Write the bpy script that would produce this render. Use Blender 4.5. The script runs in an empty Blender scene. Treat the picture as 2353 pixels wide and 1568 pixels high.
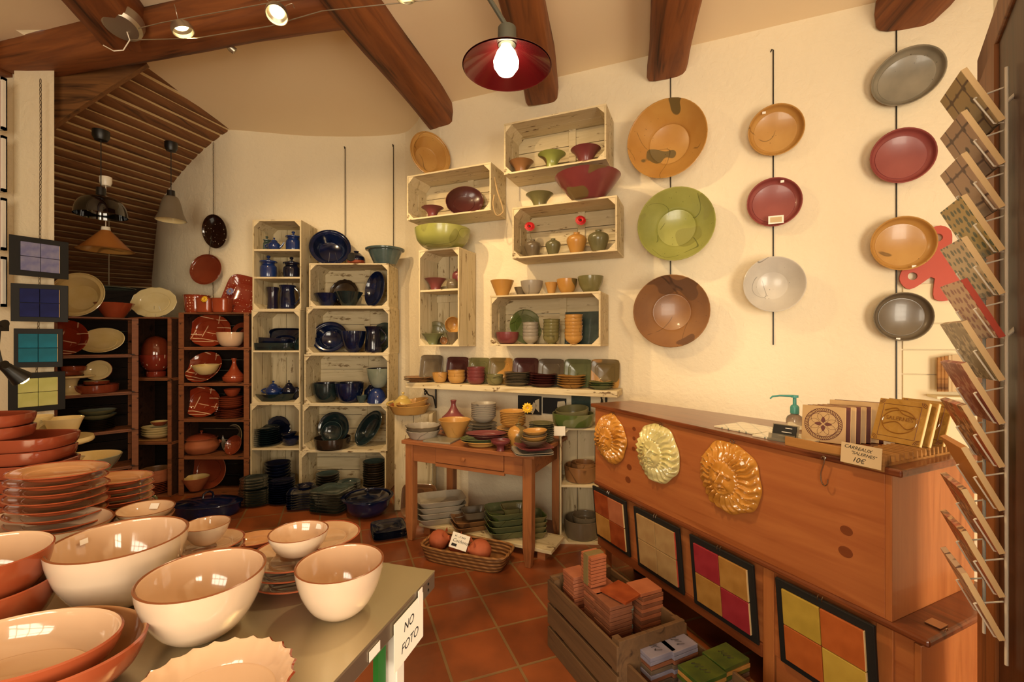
import bpy, bmesh, math, random
from mathutils import Vector, Matrix
C = bpy.context.scene.collection
PI = math.pi
R = math.radians
CX, CY, F, EYE = 1176.5, 784.0, 1040.0, 1.55

# ---------------------------------------------------------------- camera, sky, daylight, exposure
cam_d = bpy.data.cameras.new('camera'); cam_d.sensor_width = 36.0; cam_d.lens = 36.0 * F / 2353.0
cam_d.clip_start = 0.02; cam_d.clip_end = 100
cam = bpy.data.objects.new('camera', cam_d); C.objects.link(cam)
cam.location = (0, 0, EYE); cam.rotation_euler = (R(90), 0, 0)
bpy.context.scene.camera = cam
world = bpy.data.worlds.new('world'); bpy.context.scene.world = world; world.use_nodes = True
world.node_tree.nodes['Background'].inputs[0].default_value = (1.0, 0.86, 0.62, 1)
world.node_tree.nodes['Background'].inputs[1].default_value = 0.9
vs = bpy.context.scene.view_settings
vs.view_transform = 'Standard'; vs.look = 'None'; vs.gamma = 1; vs.use_curve_mapping = False
vs.exposure = 0.0

def area_light(name, loc, target, sx, sy, power, color):
    d = bpy.data.lights.new(name, 'AREA'); d.shape = 'RECTANGLE'; d.size = sx; d.size_y = sy
    d.energy = power; d.color = color
    o = bpy.data.objects.new(name, d); C.objects.link(o); o.location = loc
    o.rotation_euler = (Vector(target) - Vector(loc)).to_track_quat('-Z', 'Y').to_euler()
    return o
def spot_light(name, loc, target, power, color, angle=70, blend=0.6, size=0.03):
    d = bpy.data.lights.new(name, 'SPOT'); d.energy = power; d.color = color
    d.spot_size = R(angle); d.spot_blend = blend; d.shadow_soft_size = size
    o = bpy.data.objects.new(name, d); C.objects.link(o); o.location = loc
    o.rotation_euler = (Vector(target) - Vector(loc)).to_track_quat('-Z', 'Y').to_euler()
    return o
def point_light(name, loc, power, color, size=0.04):
    d = bpy.data.lights.new(name, 'POINT'); d.energy = power; d.color = color; d.shadow_soft_size = size
    o = bpy.data.objects.new(name, d); C.objects.link(o); o.location = loc
    return o
DAY = (1.0, 0.865, 0.665)
TUNG = (1.0, 0.70, 0.36)
area_light('daylight_door', (2.15, -1.85, 1.35), (1.5, 3.0, 1.75), 1.2, 2.1, 150, DAY)
area_light('daylight_window', (-0.9, -1.85, 1.75), (-0.9, 3.0, 1.9), 1.9, 1.6, 125, DAY)

# ---------------------------------------------------------------- point helpers
def sx(px, D): return (px - CX) / F * D
def zy(py, D): return EYE - (py - CY) / F * D
def pt(px, py, D): return Vector((sx(px, D), D, zy(py, D)))
def Dz(py, z): return (EYE - z) * F / (py - CY)
WU = Vector((0.922, -0.387, 0)); WN = Vector((-0.387, -0.922, 0)); WANG = math.atan2(-0.387, 0.922)
def wD(px, t): k = (px - CX) / F; return (4.056 - 1.0846 * t) / (1 + 0.42 * k)
def wp(px, py, t): return pt(px, py, wD(px, t))

# ---------------------------------------------------------------- materials
def lin(h):
    h = h.lstrip('#'); v = [int(h[i:i + 2], 16) / 255 for i in (0, 2, 4)]
    return tuple((c / 12.92 if c <= 0.04045 else ((c + 0.055) / 1.055) ** 2.4) for c in v) + (1,)
class NT:
    def __init__(s, name):
        s.m = bpy.data.materials.new(name); s.m.use_nodes = True
        s.t = s.m.node_tree; s.b = s.t.nodes['Principled BSDF']
        s.tc = s.n('ShaderNodeTexCoord')
    def n(s, ty, **kw):
        x = s.t.nodes.new(ty)
        for k, v in kw.items():
            if k.startswith('_'): setattr(x, k[1:], v)
            else: x.inputs[k.replace('_', ' ')].default_value = v
        return x
    def l(s, a, b): s.t.links.new(a, b)
    def mapping(s, scale=(1, 1, 1), rot=(0, 0, 0), loc=(0, 0, 0), coord='Object'):
        mp = s.n('ShaderNodeMapping'); mp.inputs['Scale'].default_value = scale
        mp.inputs['Rotation'].default_value = rot; mp.inputs['Location'].default_value = loc
        s.l(s.tc.outputs[coord], mp.inputs['Vector']); return mp.outputs[0]
    def rnd(s):                                     # object coordinates shifted by a per-object amount
        oi = s.n('ShaderNodeObjectInfo'); m = s.n('ShaderNodeMath', _operation='MULTIPLY'); m.inputs[1].default_value = 40.0
        s.l(oi.outputs['Random'], m.inputs[0]); a = s.n('ShaderNodeVectorMath', _operation='ADD')
        s.l(s.tc.outputs['Object'], a.inputs[0]); s.l(m.outputs[0], a.inputs[1]); return a.outputs[0]
    def noise(s, scale, vec=None, detail=3, rough=0.5, dist=0.0):
        x = s.n('ShaderNodeTexNoise', Scale=scale, Detail=detail, Roughness=rough, Distortion=dist)
        s.l(vec if vec is not None else s.tc.outputs['Object'], x.inputs['Vector']); return x.outputs['Fac']
    def ramp(s, fac, stops, interp='LINEAR'):
        x = s.n('ShaderNodeValToRGB'); x.color_ramp.interpolation = interp
        e = x.color_ramp.elements
        while len(e) < len(stops): e.new(0.5)
        for el, (p, c) in zip(e, stops): el.position = p; el.color = c if not isinstance(c, str) else lin(c)
        s.l(fac, x.inputs['Fac']); return x.outputs['Color']
    def mix(s, fac, a, b, mode='MIX'):
        x = s.n('ShaderNodeMix', _data_type='RGBA', _blend_type=mode)
        if isinstance(fac, (int, float)): x.inputs[0].default_value = fac
        else: s.l(fac, x.inputs[0])
        for v, i in ((a, 6), (b, 7)):
            if isinstance(v, str): x.inputs[i].default_value = lin(v)
            elif isinstance(v, tuple): x.inputs[i].default_value = v
            else: s.l(v, x.inputs[i])
        return x.outputs[2]
    def bump(s, h, strength, dist=0.002):
        x = s.n('ShaderNodeBump', Strength=strength, Distance=dist); s.l(h, x.inputs['Height'])
        s.l(x.outputs[0], s.b.inputs['Normal'])
    def col(s, c): s.l(c, s.b.inputs['Base Color']) if not isinstance(c, str) else setattr(s.b.inputs['Base Color'], 'default_value', lin(c))
    def set(s, rough=None, metal=None, coat=None, spec=None):
        if rough is not None: s.b.inputs['Roughness'].default_value = rough
        if metal is not None: s.b.inputs['Metallic'].default_value = metal
        if coat is not None: s.b.inputs['Coat Weight'].default_value = coat; s.b.inputs['Coat Roughness'].default_value = 0.06
        if spec is not None: s.b.inputs['Specular IOR Level'].default_value = spec
M = {}
BLACK = (0, 0, 0, 1); WHITE = (1, 1, 1, 1)
def glaze(key, a, b, scale=9, rough=0.14, coat=0.4, speck=None, scr=None, patch=None, bump=0.03, spec=0.5):
    s = NT('glaze_' + key)
    c = s.mix(s.ramp(s.noise(scale, detail=4), [(0.35, BLACK), (0.65, WHITE)]), a, b)
    if patch:                                  # broad areas of a second glaze, poured on
        f = s.ramp(s.noise(4.2, vec=s.rnd(), detail=1), [(0.60, BLACK), (0.61, WHITE)])
        c = s.mix(f, c, patch)
    if scr:                                    # thin scratched brush lines
        w = s.noise(2.6, vec=s.rnd(), detail=0.5, dist=0.6)
        f = s.ramp(w, [(0.494, BLACK), (0.498, WHITE), (0.503, BLACK)])
        msk = s.ramp(s.noise(5.0, vec=s.mapping(loc=(7, 2, 3)), detail=1), [(0.47, BLACK), (0.5, WHITE)])
        c = s.mix(s.mix(1.0, f, msk, 'MULTIPLY'), c, scr)
    if speck:
        v = s.n('ShaderNodeTexVoronoi', Scale=38.0); s.l(s.tc.outputs['Object'], v.inputs['Vector'])
        f = s.ramp(v.outputs['Distance'], [(0.07, WHITE), (0.1, BLACK)])
        msk = s.ramp(s.noise(7, vec=s.rnd(), detail=1), [(0.52, BLACK), (0.56, WHITE)])
        c = s.mix(s.mix(1.0, f, msk, 'MULTIPLY'), c, speck)
    s.col(c); s.set(rough, 0, coat, spec); s.bump(s.noise(22), bump, 0.003); M[key] = s.m
def dots(key, a, dot, scale, size, flat=1.0):
    s = NT('glaze_' + key)
    v = s.n('ShaderNodeTexVoronoi', Scale=float(scale), Randomness=0.35); s.l(s.mapping(scale=(1, 1, flat)), v.inputs['Vector'])
    s.col(s.mix(s.ramp(v.outputs['Distance'], [(size, WHITE), (size + .03, BLACK)]), a, dot)); s.set(0.12, 0, 0.5); M[key] = s.m
def plain(key, c, rough=0.5, metal=0, coat=0, emit=0):
    s = NT(key); s.b.inputs['Base Color'].default_value = lin(c); s.set(rough, metal, coat)
    if emit: s.b.inputs['Emission Color'].default_value = lin(c); s.b.inputs['Emission Strength'].default_value = emit
    M[key] = s.m
def wood(key, a, b, dark, rough=0.45, axis='X', scale=1.0, coat=0.0, chips=None, bump=0.25):
    s = NT('wood_' + key); st = {'X': (0.8, 9, 9), 'Y': (9, 0.8, 9), 'Z': (9, 9, 0.8)}[axis]
    v = s.mapping(scale=tuple(x * scale for x in st))
    n1 = s.noise(3.0, v, 5, 0.6, 0.8); n2 = s.noise(1.2, v, 3, 0.6, 1.5)
    c = s.mix(s.ramp(n1, [(0.3, BLACK), (0.7, WHITE)]), a, b)
    c = s.mix(s.ramp(n2, [(0.55, BLACK), (0.72, WHITE)]), c, dark)
    if chips:
        f = s.ramp(s.noise(14, s.mapping(scale=tuple(0.35 + 0.12 * x for x in st)), 5, 0.7), [(0.60, BLACK), (0.65, WHITE)])
        c = s.mix(f, c, chips)
    s.col(c); s.set(rough, 0, coat, 0.08 if key.startswith('dark') and key != 'darkedge' else 0.4); s.bump(n1, bump, 0.003); M[key] = s.m
# earthenware glazes
glaze('navy', '#080e22', '#0f1a3c', spec=.4); glaze('blue', '#15275a', '#1c3266'); glaze('midnight', '#080b18', '#10162e')
glaze('inkgreen', '#10191c', '#1d2c2d'); glaze('slate', '#33413f', '#46544e'); glaze('steel', '#3a4a4c', '#4c5c5a')
glaze('greygreen', '#6c7566', '#8b9080', scale=5); glaze('bottle', '#0f3a20', '#16502c')
glaze('darkplum', '#23161f', '#151a38', scale=4)
glaze('brownblack', '#231a12', '#32251a', rough=0.2); glaze('teal', '#0b5a6b', '#0e6f86', scale=5, rough=0.55, coat=0, spec=.2)
glaze('periwinkle', '#706f98', '#8886a0', scale=20, rough=0.55, coat=0, spec=.2); glaze('royal', '#14184a', '#1a2058', rough=0.6, coat=0, spec=.15)
glaze('limecream', '#b9b86a', '#c6c47a', rough=0.5, coat=0, spec=.2)
glaze('terra', '#7a3420', '#8a4028', scale=3, rough=0.12); glaze('terradark', '#5c2412', '#70301c', scale=4, rough=0.1)
glaze('orange', '#88381f', '#984428', scale=4, rough=0.08)
glaze('clay', '#8c4826', '#a05a34', rough=0.7, coat=0.0); glaze('brickclay', '#a5512f', '#bd6640', rough=0.75, coat=0)
glaze('cream', '#d9c48c', '#e2d09c', scale=5, rough=0.12); glaze('creamold', '#cdb273', '#d8c088', scale=5, rough=0.14)
glaze('blush', '#c8a482', '#d2b08e', scale=2.2, rough=0.07, coat=0.6, bump=0.02)
glaze('ivory', '#ccb296', '#d4bca2', scale=2.2, rough=0.09, coat=0.6, bump=0.02)
glaze('terraware', '#8c4024', '#a04e2e', scale=3, rough=0.2)
glaze('terrainner', '#6e2e1c', '#843c24', scale=2, rough=0.08)
glaze('beigeinner', '#c48d5e', '#d3a170', scale=2, rough=0.08)
glaze('amber', '#b08040', '#bd904e', scale=4, rough=0.3, coat=0.15, speck='#2a1a0c', scr='#2a1a0c')
glaze('amberpatch', '#ae7c3a', '#ba8c48', scale=4, rough=0.3, coat=0.15, speck='#2a1a0c', scr='#2a1a0c', patch='#6c5a34')
glaze('lime', '#8a8c44', '#a0a056', scale=3, rough=0.25, coat=0.2, speck='#20260c', scr='#20260c', patch='#8b8a48')
glaze('moss', '#66623c', '#7a744c', scale=4, rough=0.25, coat=0.2, scr='#22240e')
glaze('mossplain', '#5c583c', '#6c6848', scale=4, rough=0.25, coat=0.2)
glaze('leaf', '#5c6240', '#6e744e', scale=3, rough=0.2, coat=0.2, scr='#12160a', patch='#4c5c2c')
glaze('umber', '#7d5636', '#92683f', scale=3, rough=0.3, coat=0.15, speck='#20140c', scr='#20140c', patch='#6a4a30')
glaze('taupe', '#5e5140', '#6f6350', scale=4, rough=0.28, coat=0.2)
glaze('stone', '#8d857a', '#a09788', scale=3, rough=0.35, coat=0.1, speck='#1e1a16', scr='#2e2a26')
glaze('pebble', '#77705f', '#8f8672', scale=5, rough=0.3, coat=0.15, speck='#26221c')
glaze('chalk', '#bdb6aa', '#cfc8bb', scale=4, rough=0.3, coat=0.2, speck='#1c1a18', scr='#2a2826')
glaze('wine', '#693032', '#7a3c3c', scale=3, rough=0.3, coat=0.15)
glaze('rose', '#84403c', '#964e48', scale=3, rough=0.32, coat=0.1)
glaze('wineplain', '#46201e', '#542826', scale=3, rough=0.28, coat=0.2)
glaze('winepatch', '#703032', '#823e3e', scale=3, rough=0.3, coat=0.15, patch='#6f5a38')
glaze('olivestripe', '#7d8640', '#92984e', scale=2, rough=0.28, coat=0.2, scr='#3c2c18', patch='#5c4a2c')
glaze('whitedish', '#a09684', '#b0a592', scale=4, rough=0.25, coat=0.3, speck='#2a2420')
glaze('sungold', '#b87a2c', '#c88c3a', scale=7, rough=0.1, coat=0.8)
glaze('suncream', '#c9bd7a', '#d8cd90', scale=7, rough=0.12, coat=0.8)
glaze('pastelyellow', '#b99c52', '#c9ad62', rough=0.2)
dots('dotbrown', '#2a160e', '#d8c8a8', 26, 0.12, 0.0); dots('dotred', '#7c2c1c', '#d8bc98', 30, 0.13, 0.0); dots('dotorange', '#8c3820', '#e8c4a0', 34, 0.2)
def streak(key, a, b, line):                   # terracotta glaze with cream drip lines poured across
    s = NT('glaze_' + key)
    c = s.mix(s.noise(3), a, b)
    for rot, loc in ((0.25, 0.0), (1.75, 0.3), (1.62, 1.9)):
        w = s.n('ShaderNodeTexWave', _wave_type='BANDS', _bands_direction='X', Scale=3.3, Distortion=1.6, Detail=1.0)
        w.inputs['Detail Scale'].default_value = 1.2
        s.l(s.mapping(rot=(0, 0, rot), loc=(loc, 0, 0)), w.inputs['Vector'])
        msk = s.ramp(s.noise(4, vec=s.mapping(loc=(loc + 4, 2, 3)), detail=1), [(0.48, BLACK), (0.5, WHITE)])
        c = s.mix(s.mix(1.0, s.ramp(w.outputs['Fac'], [(0.975, BLACK), (0.985, WHITE)]), msk, 'MULTIPLY'), c, line)
    s.col(c); s.set(0.1, 0, 0.5); M[key] = s.m
streak('drip', '#8a3018', '#7a2814', '#d8b088')
# building materials
wood('beam', '#6c3a1c', '#905428', '#3a1c0c', rough=0.6, axis='Y', scale=0.55, bump=0.6)
wood('beamx', '#4a2210', '#68331a', '#241008', rough=0.6, axis='X', scale=0.55, bump=0.6)
wood('rafter', '#6c4424', '#845630', '#3c2412', rough=0.7, axis='Y', scale=0.8, bump=0.5)
wood('fascia', '#6b4524', '#85592e', '#3b2410', rough=0.65, axis='X', bump=0.4)
wood('white', '#bfae88', '#cbbb98', '#998660', rough=0.65, axis='X', chips='#7c6644', bump=0.3)
wood('whiteedge', '#cebc94', '#d8c8a4', '#a48c60', rough=0.65, axis='X', chips='#6a5030', bump=0.3)
wood('whiteup', '#c2b28c', '#cdbd9a', '#998660', rough=0.65, axis='Z', chips='#7c6644', bump=0.3)
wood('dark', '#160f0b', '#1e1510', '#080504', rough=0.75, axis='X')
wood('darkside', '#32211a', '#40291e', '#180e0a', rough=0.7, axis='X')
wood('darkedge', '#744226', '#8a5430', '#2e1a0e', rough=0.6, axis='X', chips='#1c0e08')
wood('oldpine', '#875030', '#9c6238', '#5c3218', rough=0.5, axis='X', coat=0.1)
wood('oldpineleg', '#8c5430', '#a2683a', '#5e341a', rough=0.5, axis='Z', coat=0.1)
wood('counter', '#9c5830', '#ae6a3a', '#84441f', rough=0.32, axis='X', scale=0.6, coat=0.25, bump=0.08)
wood('counterup', '#a05c30', '#b06c3a', '#88481f', rough=0.32, axis='Z', scale=0.8, coat=0.25, bump=0.08)
wood('countertrim', '#6c361c', '#7e4424', '#482010', rough=0.3, axis='X', coat=0.35, bump=0.1)
wood('crateold', '#5c4228', '#6e5032', '#2c1c10', rough=0.75, axis='X', bump=0.5)
wood('doorwood', '#8a5228', '#9c6434', '#5c3418', rough=0.5, axis='Z', bump=0.3)
wood('doordark', '#40200e', '#4e2a14', '#241008', rough=0.45, axis='Z', bump=0.3)
wood('rackwood', '#9a6a34', '#b07c40', '#5e3a18', rough=0.6, axis='X')
plain('shadeblack', '#17120d', 0.5); plain('blackframe', '#100e0a', 0.7); plain('blackmetal', '#0c0a09', 0.4)
plain('steelwire', '#8a8478', 0.35, 1); plain('chrome', '#b8b0a4', 0.2, 1); plain('whitewire', '#e8ddc8', 0.4)
plain('nickel', '#b4aa98', 0.38, 0.9); plain('pewter', '#5a5a50', 0.45, 0.6)
plain('paper', '#f2ecdc', 0.8); plain('oldpaper', '#c9ae84', 0.8); plain('kraft', '#7a683c', 0.8); plain('rimbrown', '#7a4424', 0.25); plain('ink', '#1a1410', 0.7); plain('sticker', '#f0e8dc', 0.6)
plain('white', '#e6dccb', 0.5) if 'white' not in M else None
plain('porcelain', '#ece2cc', 0.3); plain('lampblack', '#060505', 0.06, 0, 0.8); plain('lamporange', '#a86a30', 0.35)
plain('lampgrey', '#6e6250', 0.35); plain('lampred', '#4a0a0e', 0.2, 0, 0.5); plain('cord', '#0c0a08', 0.6)
plain('bulb', '#ffecc0', 0.3, emit=11); plain('halogen', '#ffe9a8', 0.3, emit=9); plain('halospot', '#ffcf70', 0.3, emit=30)
plain('greenpaint', '#1f6b22', 0.5); plain('whitepaint', '#ece6da', 0.5); plain('pump', '#4f9c90', 0.35)
plain('redpetal', '#b80f18', 0.5); plain('yellowpetal', '#dcb020', 0.5); plain('stem', '#66603a', 0.6)
plain('whiteglaze', '#d8c9a8', 0.3); plain('twine', '#b09468', 0.9); plain('orangecut', '#b8442a', 0.55); plain('redbrown', '#5c2416', 0.6)
s = NT('plaster'); v1 = s.noise(1.6, detail=6, rough=0.65); v2 = s.noise(9, detail=5, rough=0.6, dist=1.2)
s.col(s.mix(v1, '#e6d6b4', '#ecdfc2')); s.set(0.9); s.bump(s.mix(0.35, v2, s.noise(30, detail=3)), 0.9, 0.012); M['plaster'] = s.m
s = NT('ceilingpaint'); s.col(s.mix(s.noise(1.2, detail=4), '#eed6b0', '#f2dfbc')); s.set(0.9); s.bump(s.noise(6), 0.25, 0.01); M['ceilpaint'] = s.m
s = NT('creampanel'); s.col(s.mix(s.noise(2), '#e4d2a6', '#ead9b0')); s.set(0.5); M['creampanel'] = s.m
s = NT('mortar'); s.col(s.mix(s.noise(8), '#c6a673', '#d8bd8c')); s.set(0.9); M['mortar'] = s.m
s = NT('terracottafloor')
mp = s.mapping(rot=(0, 0, R(-20.5)), loc=(0, 0, 0))
mp.node.inputs['Location'].default_value = (0, 0, 0)
mp2 = s.n('ShaderNodeMapping', _vector_type='TEXTURE'); mp2.inputs['Location'].default_value = (-0.0788, 2.448, 0); mp2.inputs['Rotation'].default_value = (0, 0, R(20.8))
s.l(s.tc.outputs['Object'], mp2.inputs['Vector'])
bk = s.n('ShaderNodeTexBrick', _offset=0.0, Scale=1.0, Mortar_Size=0.0075, Mortar_Smooth=0.15, Bias=0.0, Brick_Width=0.32, Row_Height=0.316)
bk.inputs['Color1'].default_value = lin('#7c4628'); bk.inputs['Color2'].default_value = lin('#905632'); bk.inputs['Mortar'].default_value = lin('#836e4c')
s.l(mp2.outputs[0], bk.inputs['Vector'])
s.col(s.mix(0.55, bk.outputs['Color'], s.ramp(s.noise(3, detail=5), [(0.3, '#50301c'), (0.7, '#e8c4a0')]), 'OVERLAY'))
s.set(0.32, 0, 0.15)
inv = s.n('ShaderNodeMath', _operation='SUBTRACT'); inv.inputs[0].default_value = 1.0; s.l(bk.outputs['Fac'], inv.inputs[1])
s.bump(inv.outputs[0], 0.6, 0.004); M['floor'] = s.m
s = NT('brushedsteel'); s.col(s.mix(s.noise(4), '#b4a888', '#c4b898'))
s.set(0.3, 0.75); s.bump(s.noise(60, s.mapping(scale=(0.4, 12, 1))), 0.1, 0.001); M['steeltop'] = s.m
s = NT('wicker'); w = s.n('ShaderNodeTexWave', _bands_direction='Z', Scale=13.0, Distortion=1.5); s.l(s.tc.outputs['Object'], w.inputs['Vector'])
w2 = s.n('ShaderNodeTexWave', _bands_direction='DIAGONAL', Scale=9.0, Distortion=1.0); s.l(s.tc.outputs['Object'], w2.inputs['Vector'])
wm = s.mix(0.5, w.outputs['Color'], w2.outputs['Color'], 'MULTIPLY')
s.col(s.mix(wm, '#5c3818', '#a87642')); s.set(0.6); s.bump(wm, 0.8, 0.006); M['wicker'] = s.m
s = NT('halltiles'); ch = s.n('ShaderNodeTexBrick', _offset=0.0, Scale=1.0, Mortar_Size=0.006, Brick_Width=0.11, Row_Height=0.11, Bias=-0.1)
ch.inputs['Color1'].default_value = lin('#39506a'); ch.inputs['Color2'].default_value = lin('#6c7c58'); ch.inputs['Mortar'].default_value = lin('#1c2018')
s.l(s.mapping(rot=(R(90), 0, R(72))), ch.inputs['Vector']); s.col(s.mix(0.5, ch.outputs['Color'], s.noise(20), 'MULTIPLY')); s.set(0.3); M['halltiles'] = s.m
def printtile(key, base, c1, c2, kind='flower'):
    s = NT('printed_' + key); c = s.mix(s.noise(5), base, base)
    if kind == 'flower':
        v = s.n('ShaderNodeTexVoronoi', Scale=24.0, Randomness=0.15); s.l(s.tc.outputs['Object'], v.inputs['Vector'])
        c = s.mix(s.ramp(v.outputs['Distance'], [(0.22, WHITE), (0.3, BLACK)]), c, c1)
        w = s.n('ShaderNodeTexVoronoi', _feature='DISTANCE_TO_EDGE', Scale=12.0, Randomness=0.1); s.l(s.tc.outputs['Object'], w.inputs['Vector'])
        c = s.mix(s.ramp(w.outputs['Distance'], [(0.02, WHITE), (0.05, BLACK)]), c, c2)
    elif kind == 'paisley':
        v = s.n('ShaderNodeTexVoronoi', Scale=40.0, Randomness=0.4); s.l(s.mapping(scale=(1, 1, 0.6)), v.inputs['Vector'])
        c = s.mix(s.ramp(v.outputs['Distance'], [(0.3, WHITE), (0.38, BLACK)]), c, c1)
        v = s.n('ShaderNodeTexVoronoi', Scale=28.0, Randomness=0.2); s.l(s.mapping(loc=(.02, .03, .01)), v.inputs['Vector'])
        c = s.mix(s.ramp(v.outputs['Distance'], [(0.12, WHITE), (0.18, BLACK)]), c, c2)
    else:
        c = s.mix(s.ramp(s.noise(70, detail=4), [(0.42, BLACK), (0.56, WHITE)]), c, c1)
        c = s.mix(s.ramp(s.noise(16, detail=2), [(0.5, BLACK), (0.62, WHITE)]), c, c2)
    s.col(c); s.set(0.4, 0, 0.1); M[key] = s.m
printtile('p_olive', '#c0a878', '#3c2420', '#5c3428'); printtile('p_mauve', '#c8a88c', '#3c2024', '#5a3430')
printtile('p_tree', '#c4ac64', '#44583c', '#8c3424', 'paisley'); printtile('p_grey', '#d0bc98', '#5c6458', '#6c7468', 'paisley')
printtile('p_pink', '#d0ac8c', '#8c3c34', '#a05448', 'paisley'); printtile('p_lattice', '#c0b090', '#6c5c44', '#8c7c5c', 'net')
printtile('p_red', '#b4806e', '#8c3030', '#7c2428', 'net'); printtile('p_ikat', '#c89868', '#6c3c20', '#b0502c', 'net')
plain('p_plain', '#c0803c', 0.5)
plain('tileedge', '#e8c48c', 0.7); plain('tileedgered', '#c04a34', 0.7)
def mottle(key, a, b, rough=0.35): 
    s = NT('tile_' + key); s.col(s.mix(s.ramp(s.noise(14, detail=4), [(0.35, BLACK), (0.7, WHITE)]), a, b)); s.set(rough, 0, 0.2); M[key] = s.m
mottle('t_rust', '#9c4a24', '#7c3014'); mottle('t_salmon', '#b06a48', '#a05c3c'); mottle('t_ochre', '#b08040', '#9c6c30')
mottle('t_sand', '#b09060', '#a07c50'); mottle('t_red', '#9c3038', '#8e262e'); mottle('t_yellow', '#b8983c', '#a88a34')
mottle('t_orange', '#b8602c', '#a85424'); mottle('t_gold', '#b8963c', '#c4a244'); mottle('t_brick', '#9c583c', '#ac6848', 0.6)
mottle('t_brown', '#8a5438', '#7a4830', 0.6); mottle('t_slate', '#5c4c3c', '#6a5644', 0.6); mottle('t_lilac', '#7c7686', '#8c8694', 0.3); mottle('t_green', '#4c5c20', '#2c441c', 0.3)
mottle('t_grey', '#6c8478', '#5c7468', 0.3); mottle('t_print', '#b89460', '#c09c68', 0.3)
# ---------------------------------------------------------------- mesh builder
class MB:
    def __init__(s): s.v = []; s.f = []; s.mi = []; s.cur = 0
    def add(s, vs, fs, mi=None):
        b = len(s.v); s.v += [tuple(x) for x in vs]; s.f += [tuple(b + i for i in q) for q in fs]
        s.mi += [s.cur if mi is None else mi] * len(fs); return s
    def box(s, x0, x1, y0, y1, z0, z1, mi=None, mat=None):
        vs = [Vector((x, y, z)) for z in (z0, z1) for y in (y0, y1) for x in (x0, x1)]
        if mat is not None: vs = [mat @ v for v in vs]
        return s.add(vs, [(0, 2, 3, 1), (4, 5, 7, 6), (0, 1, 5, 4), (2, 6, 7, 3), (0, 4, 6, 2), (1, 3, 7, 5)], mi)
    def prism(s, pts, z0, z1, mi=None, axis='Z', mat=None):
        n = len(pts); vs = []
        for z in (z0, z1):
            for a, b in pts:
                v = {'Z': (a, b, z), 'Y': (a, z, b), 'X': (z, a, b)}[axis]
                vs.append(mat @ Vector(v) if mat is not None else v)
        fs = [tuple(range(n))[::-1], tuple(range(n, 2 * n))] + [(i, (i + 1) % n, n + (i + 1) % n, n + i) for i in range(n)]
        return s.add(vs, fs, mi)
    def tube(s, pts, r, seg=8, mi=None, closed=False, caps=True):
        pts = [Vector(p) for p in pts]; n = len(pts); rs = r if isinstance(r, (list, tuple)) else [r] * n
        t = (pts[1] - pts[0]).normalized(); up = Vector((0, 0, 1)) if abs(t.z) < 0.9 else Vector((1, 0, 0))
        u = t.cross(up).normalized(); vs = []
        for i, p in enumerate(pts):
            a = pts[i - 1] if i > 0 or closed else p; b = pts[(i + 1) % n] if i < n - 1 or closed else p
            t = (b - a).normalized(); u = (u - t * u.dot(t)).normalized(); w = t.cross(u)
            for k in range(seg):
                an = 2 * PI * k / seg; vs.append(p + (u * math.cos(an) + w * math.sin(an)) * rs[i])
        fs = []
        for i in range(n if closed else n - 1):
            j = (i + 1) % n
            for k in range(seg): fs.append((i * seg + k, i * seg + (k + 1) % seg, j * seg + (k + 1) % seg, j * seg + k))
        if caps and not closed: fs += [tuple(range(seg))[::-1], tuple((n - 1) * seg + k for k in range(seg))]
        return s.add(vs, fs, mi)
    def rings(s, prof, seg=40, scal=(0, 0), sq=2.0, mi_fn=None, mat=None):
        # prof: list of (r, z, wave weight); superellipse exponent sq
        vs = []; fs = []; mis = []; idx = []
        for (r, z, wgt) in prof:
            if r < 1e-6: idx.append([len(vs)]); vs.append(Vector((0, 0, z))); continue
            row = []
            for k in range(seg):
                a = 2 * PI * k / seg; c, d = math.cos(a), math.sin(a)
                q = 1.0 if sq == 2.0 else 1 / (abs(c) ** sq + abs(d) ** sq) ** (1 / sq)
                rr = r * q * (1 + scal[1] * wgt * math.cos(scal[0] * a))
                row.append(len(vs)); vs.append(Vector((rr * c, rr * d, z + (abs(scal[1]) * r * 0.35 * wgt * math.cos(scal[0] * a) if scal[0] else 0))))
            idx.append(row)
        for i in range(len(idx) - 1):
            a, b = idx[i], idx[i + 1]; m = mi_fn(i) if mi_fn else s.cur
            for k in range(seg):
                k2 = (k + 1) % seg
                if len(a) == 1 and len(b) == 1: continue
                if len(a) == 1: fs.append((a[0], b[k2], b[k]))
                elif len(b) == 1: fs.append((a[k], a[k2], b[0]))
                else: fs.append((a[k], a[k2], b[k2], b[k]))
                mis.append(m)
        if mat is not None: vs = [mat @ v for v in vs]
        b0 = len(s.v); s.v += [tuple(x) for x in vs]; s.f += [tuple(b0 + i for i in q) for q in fs]; s.mi += mis
        return s
    def mesh(s, name, mats, smooth=35):
        me = bpy.data.meshes.new(name); me.from_pydata(s.v, [], s.f); me.update()
        for m in mats: me.materials.append(M[m])
        me.polygons.foreach_set('material_index', [min(x, len(mats) - 1) for x in s.mi])
        if smooth:
            me.polygons.foreach_set('use_smooth', [True] * len(me.polygons)); me.set_sharp_from_angle(angle=R(smooth))
        return me
    def build(s, name, mats, parent=None, loc=None, rot=None, smooth=35, bevel=0, mat=None):
        if isinstance(mats, str): mats = [mats]
        bm = bmesh.new(); me = s.mesh(name, mats, 0); bm.from_mesh(me)
        bmesh.ops.recalc_face_normals(bm, faces=bm.faces); bm.to_mesh(me); bm.free()
        if smooth:
            me.polygons.foreach_set('use_smooth', [True] * len(me.polygons)); me.set_sharp_from_angle(angle=R(smooth))
        return place(name, me, parent, loc, rot, mat, bevel)
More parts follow.
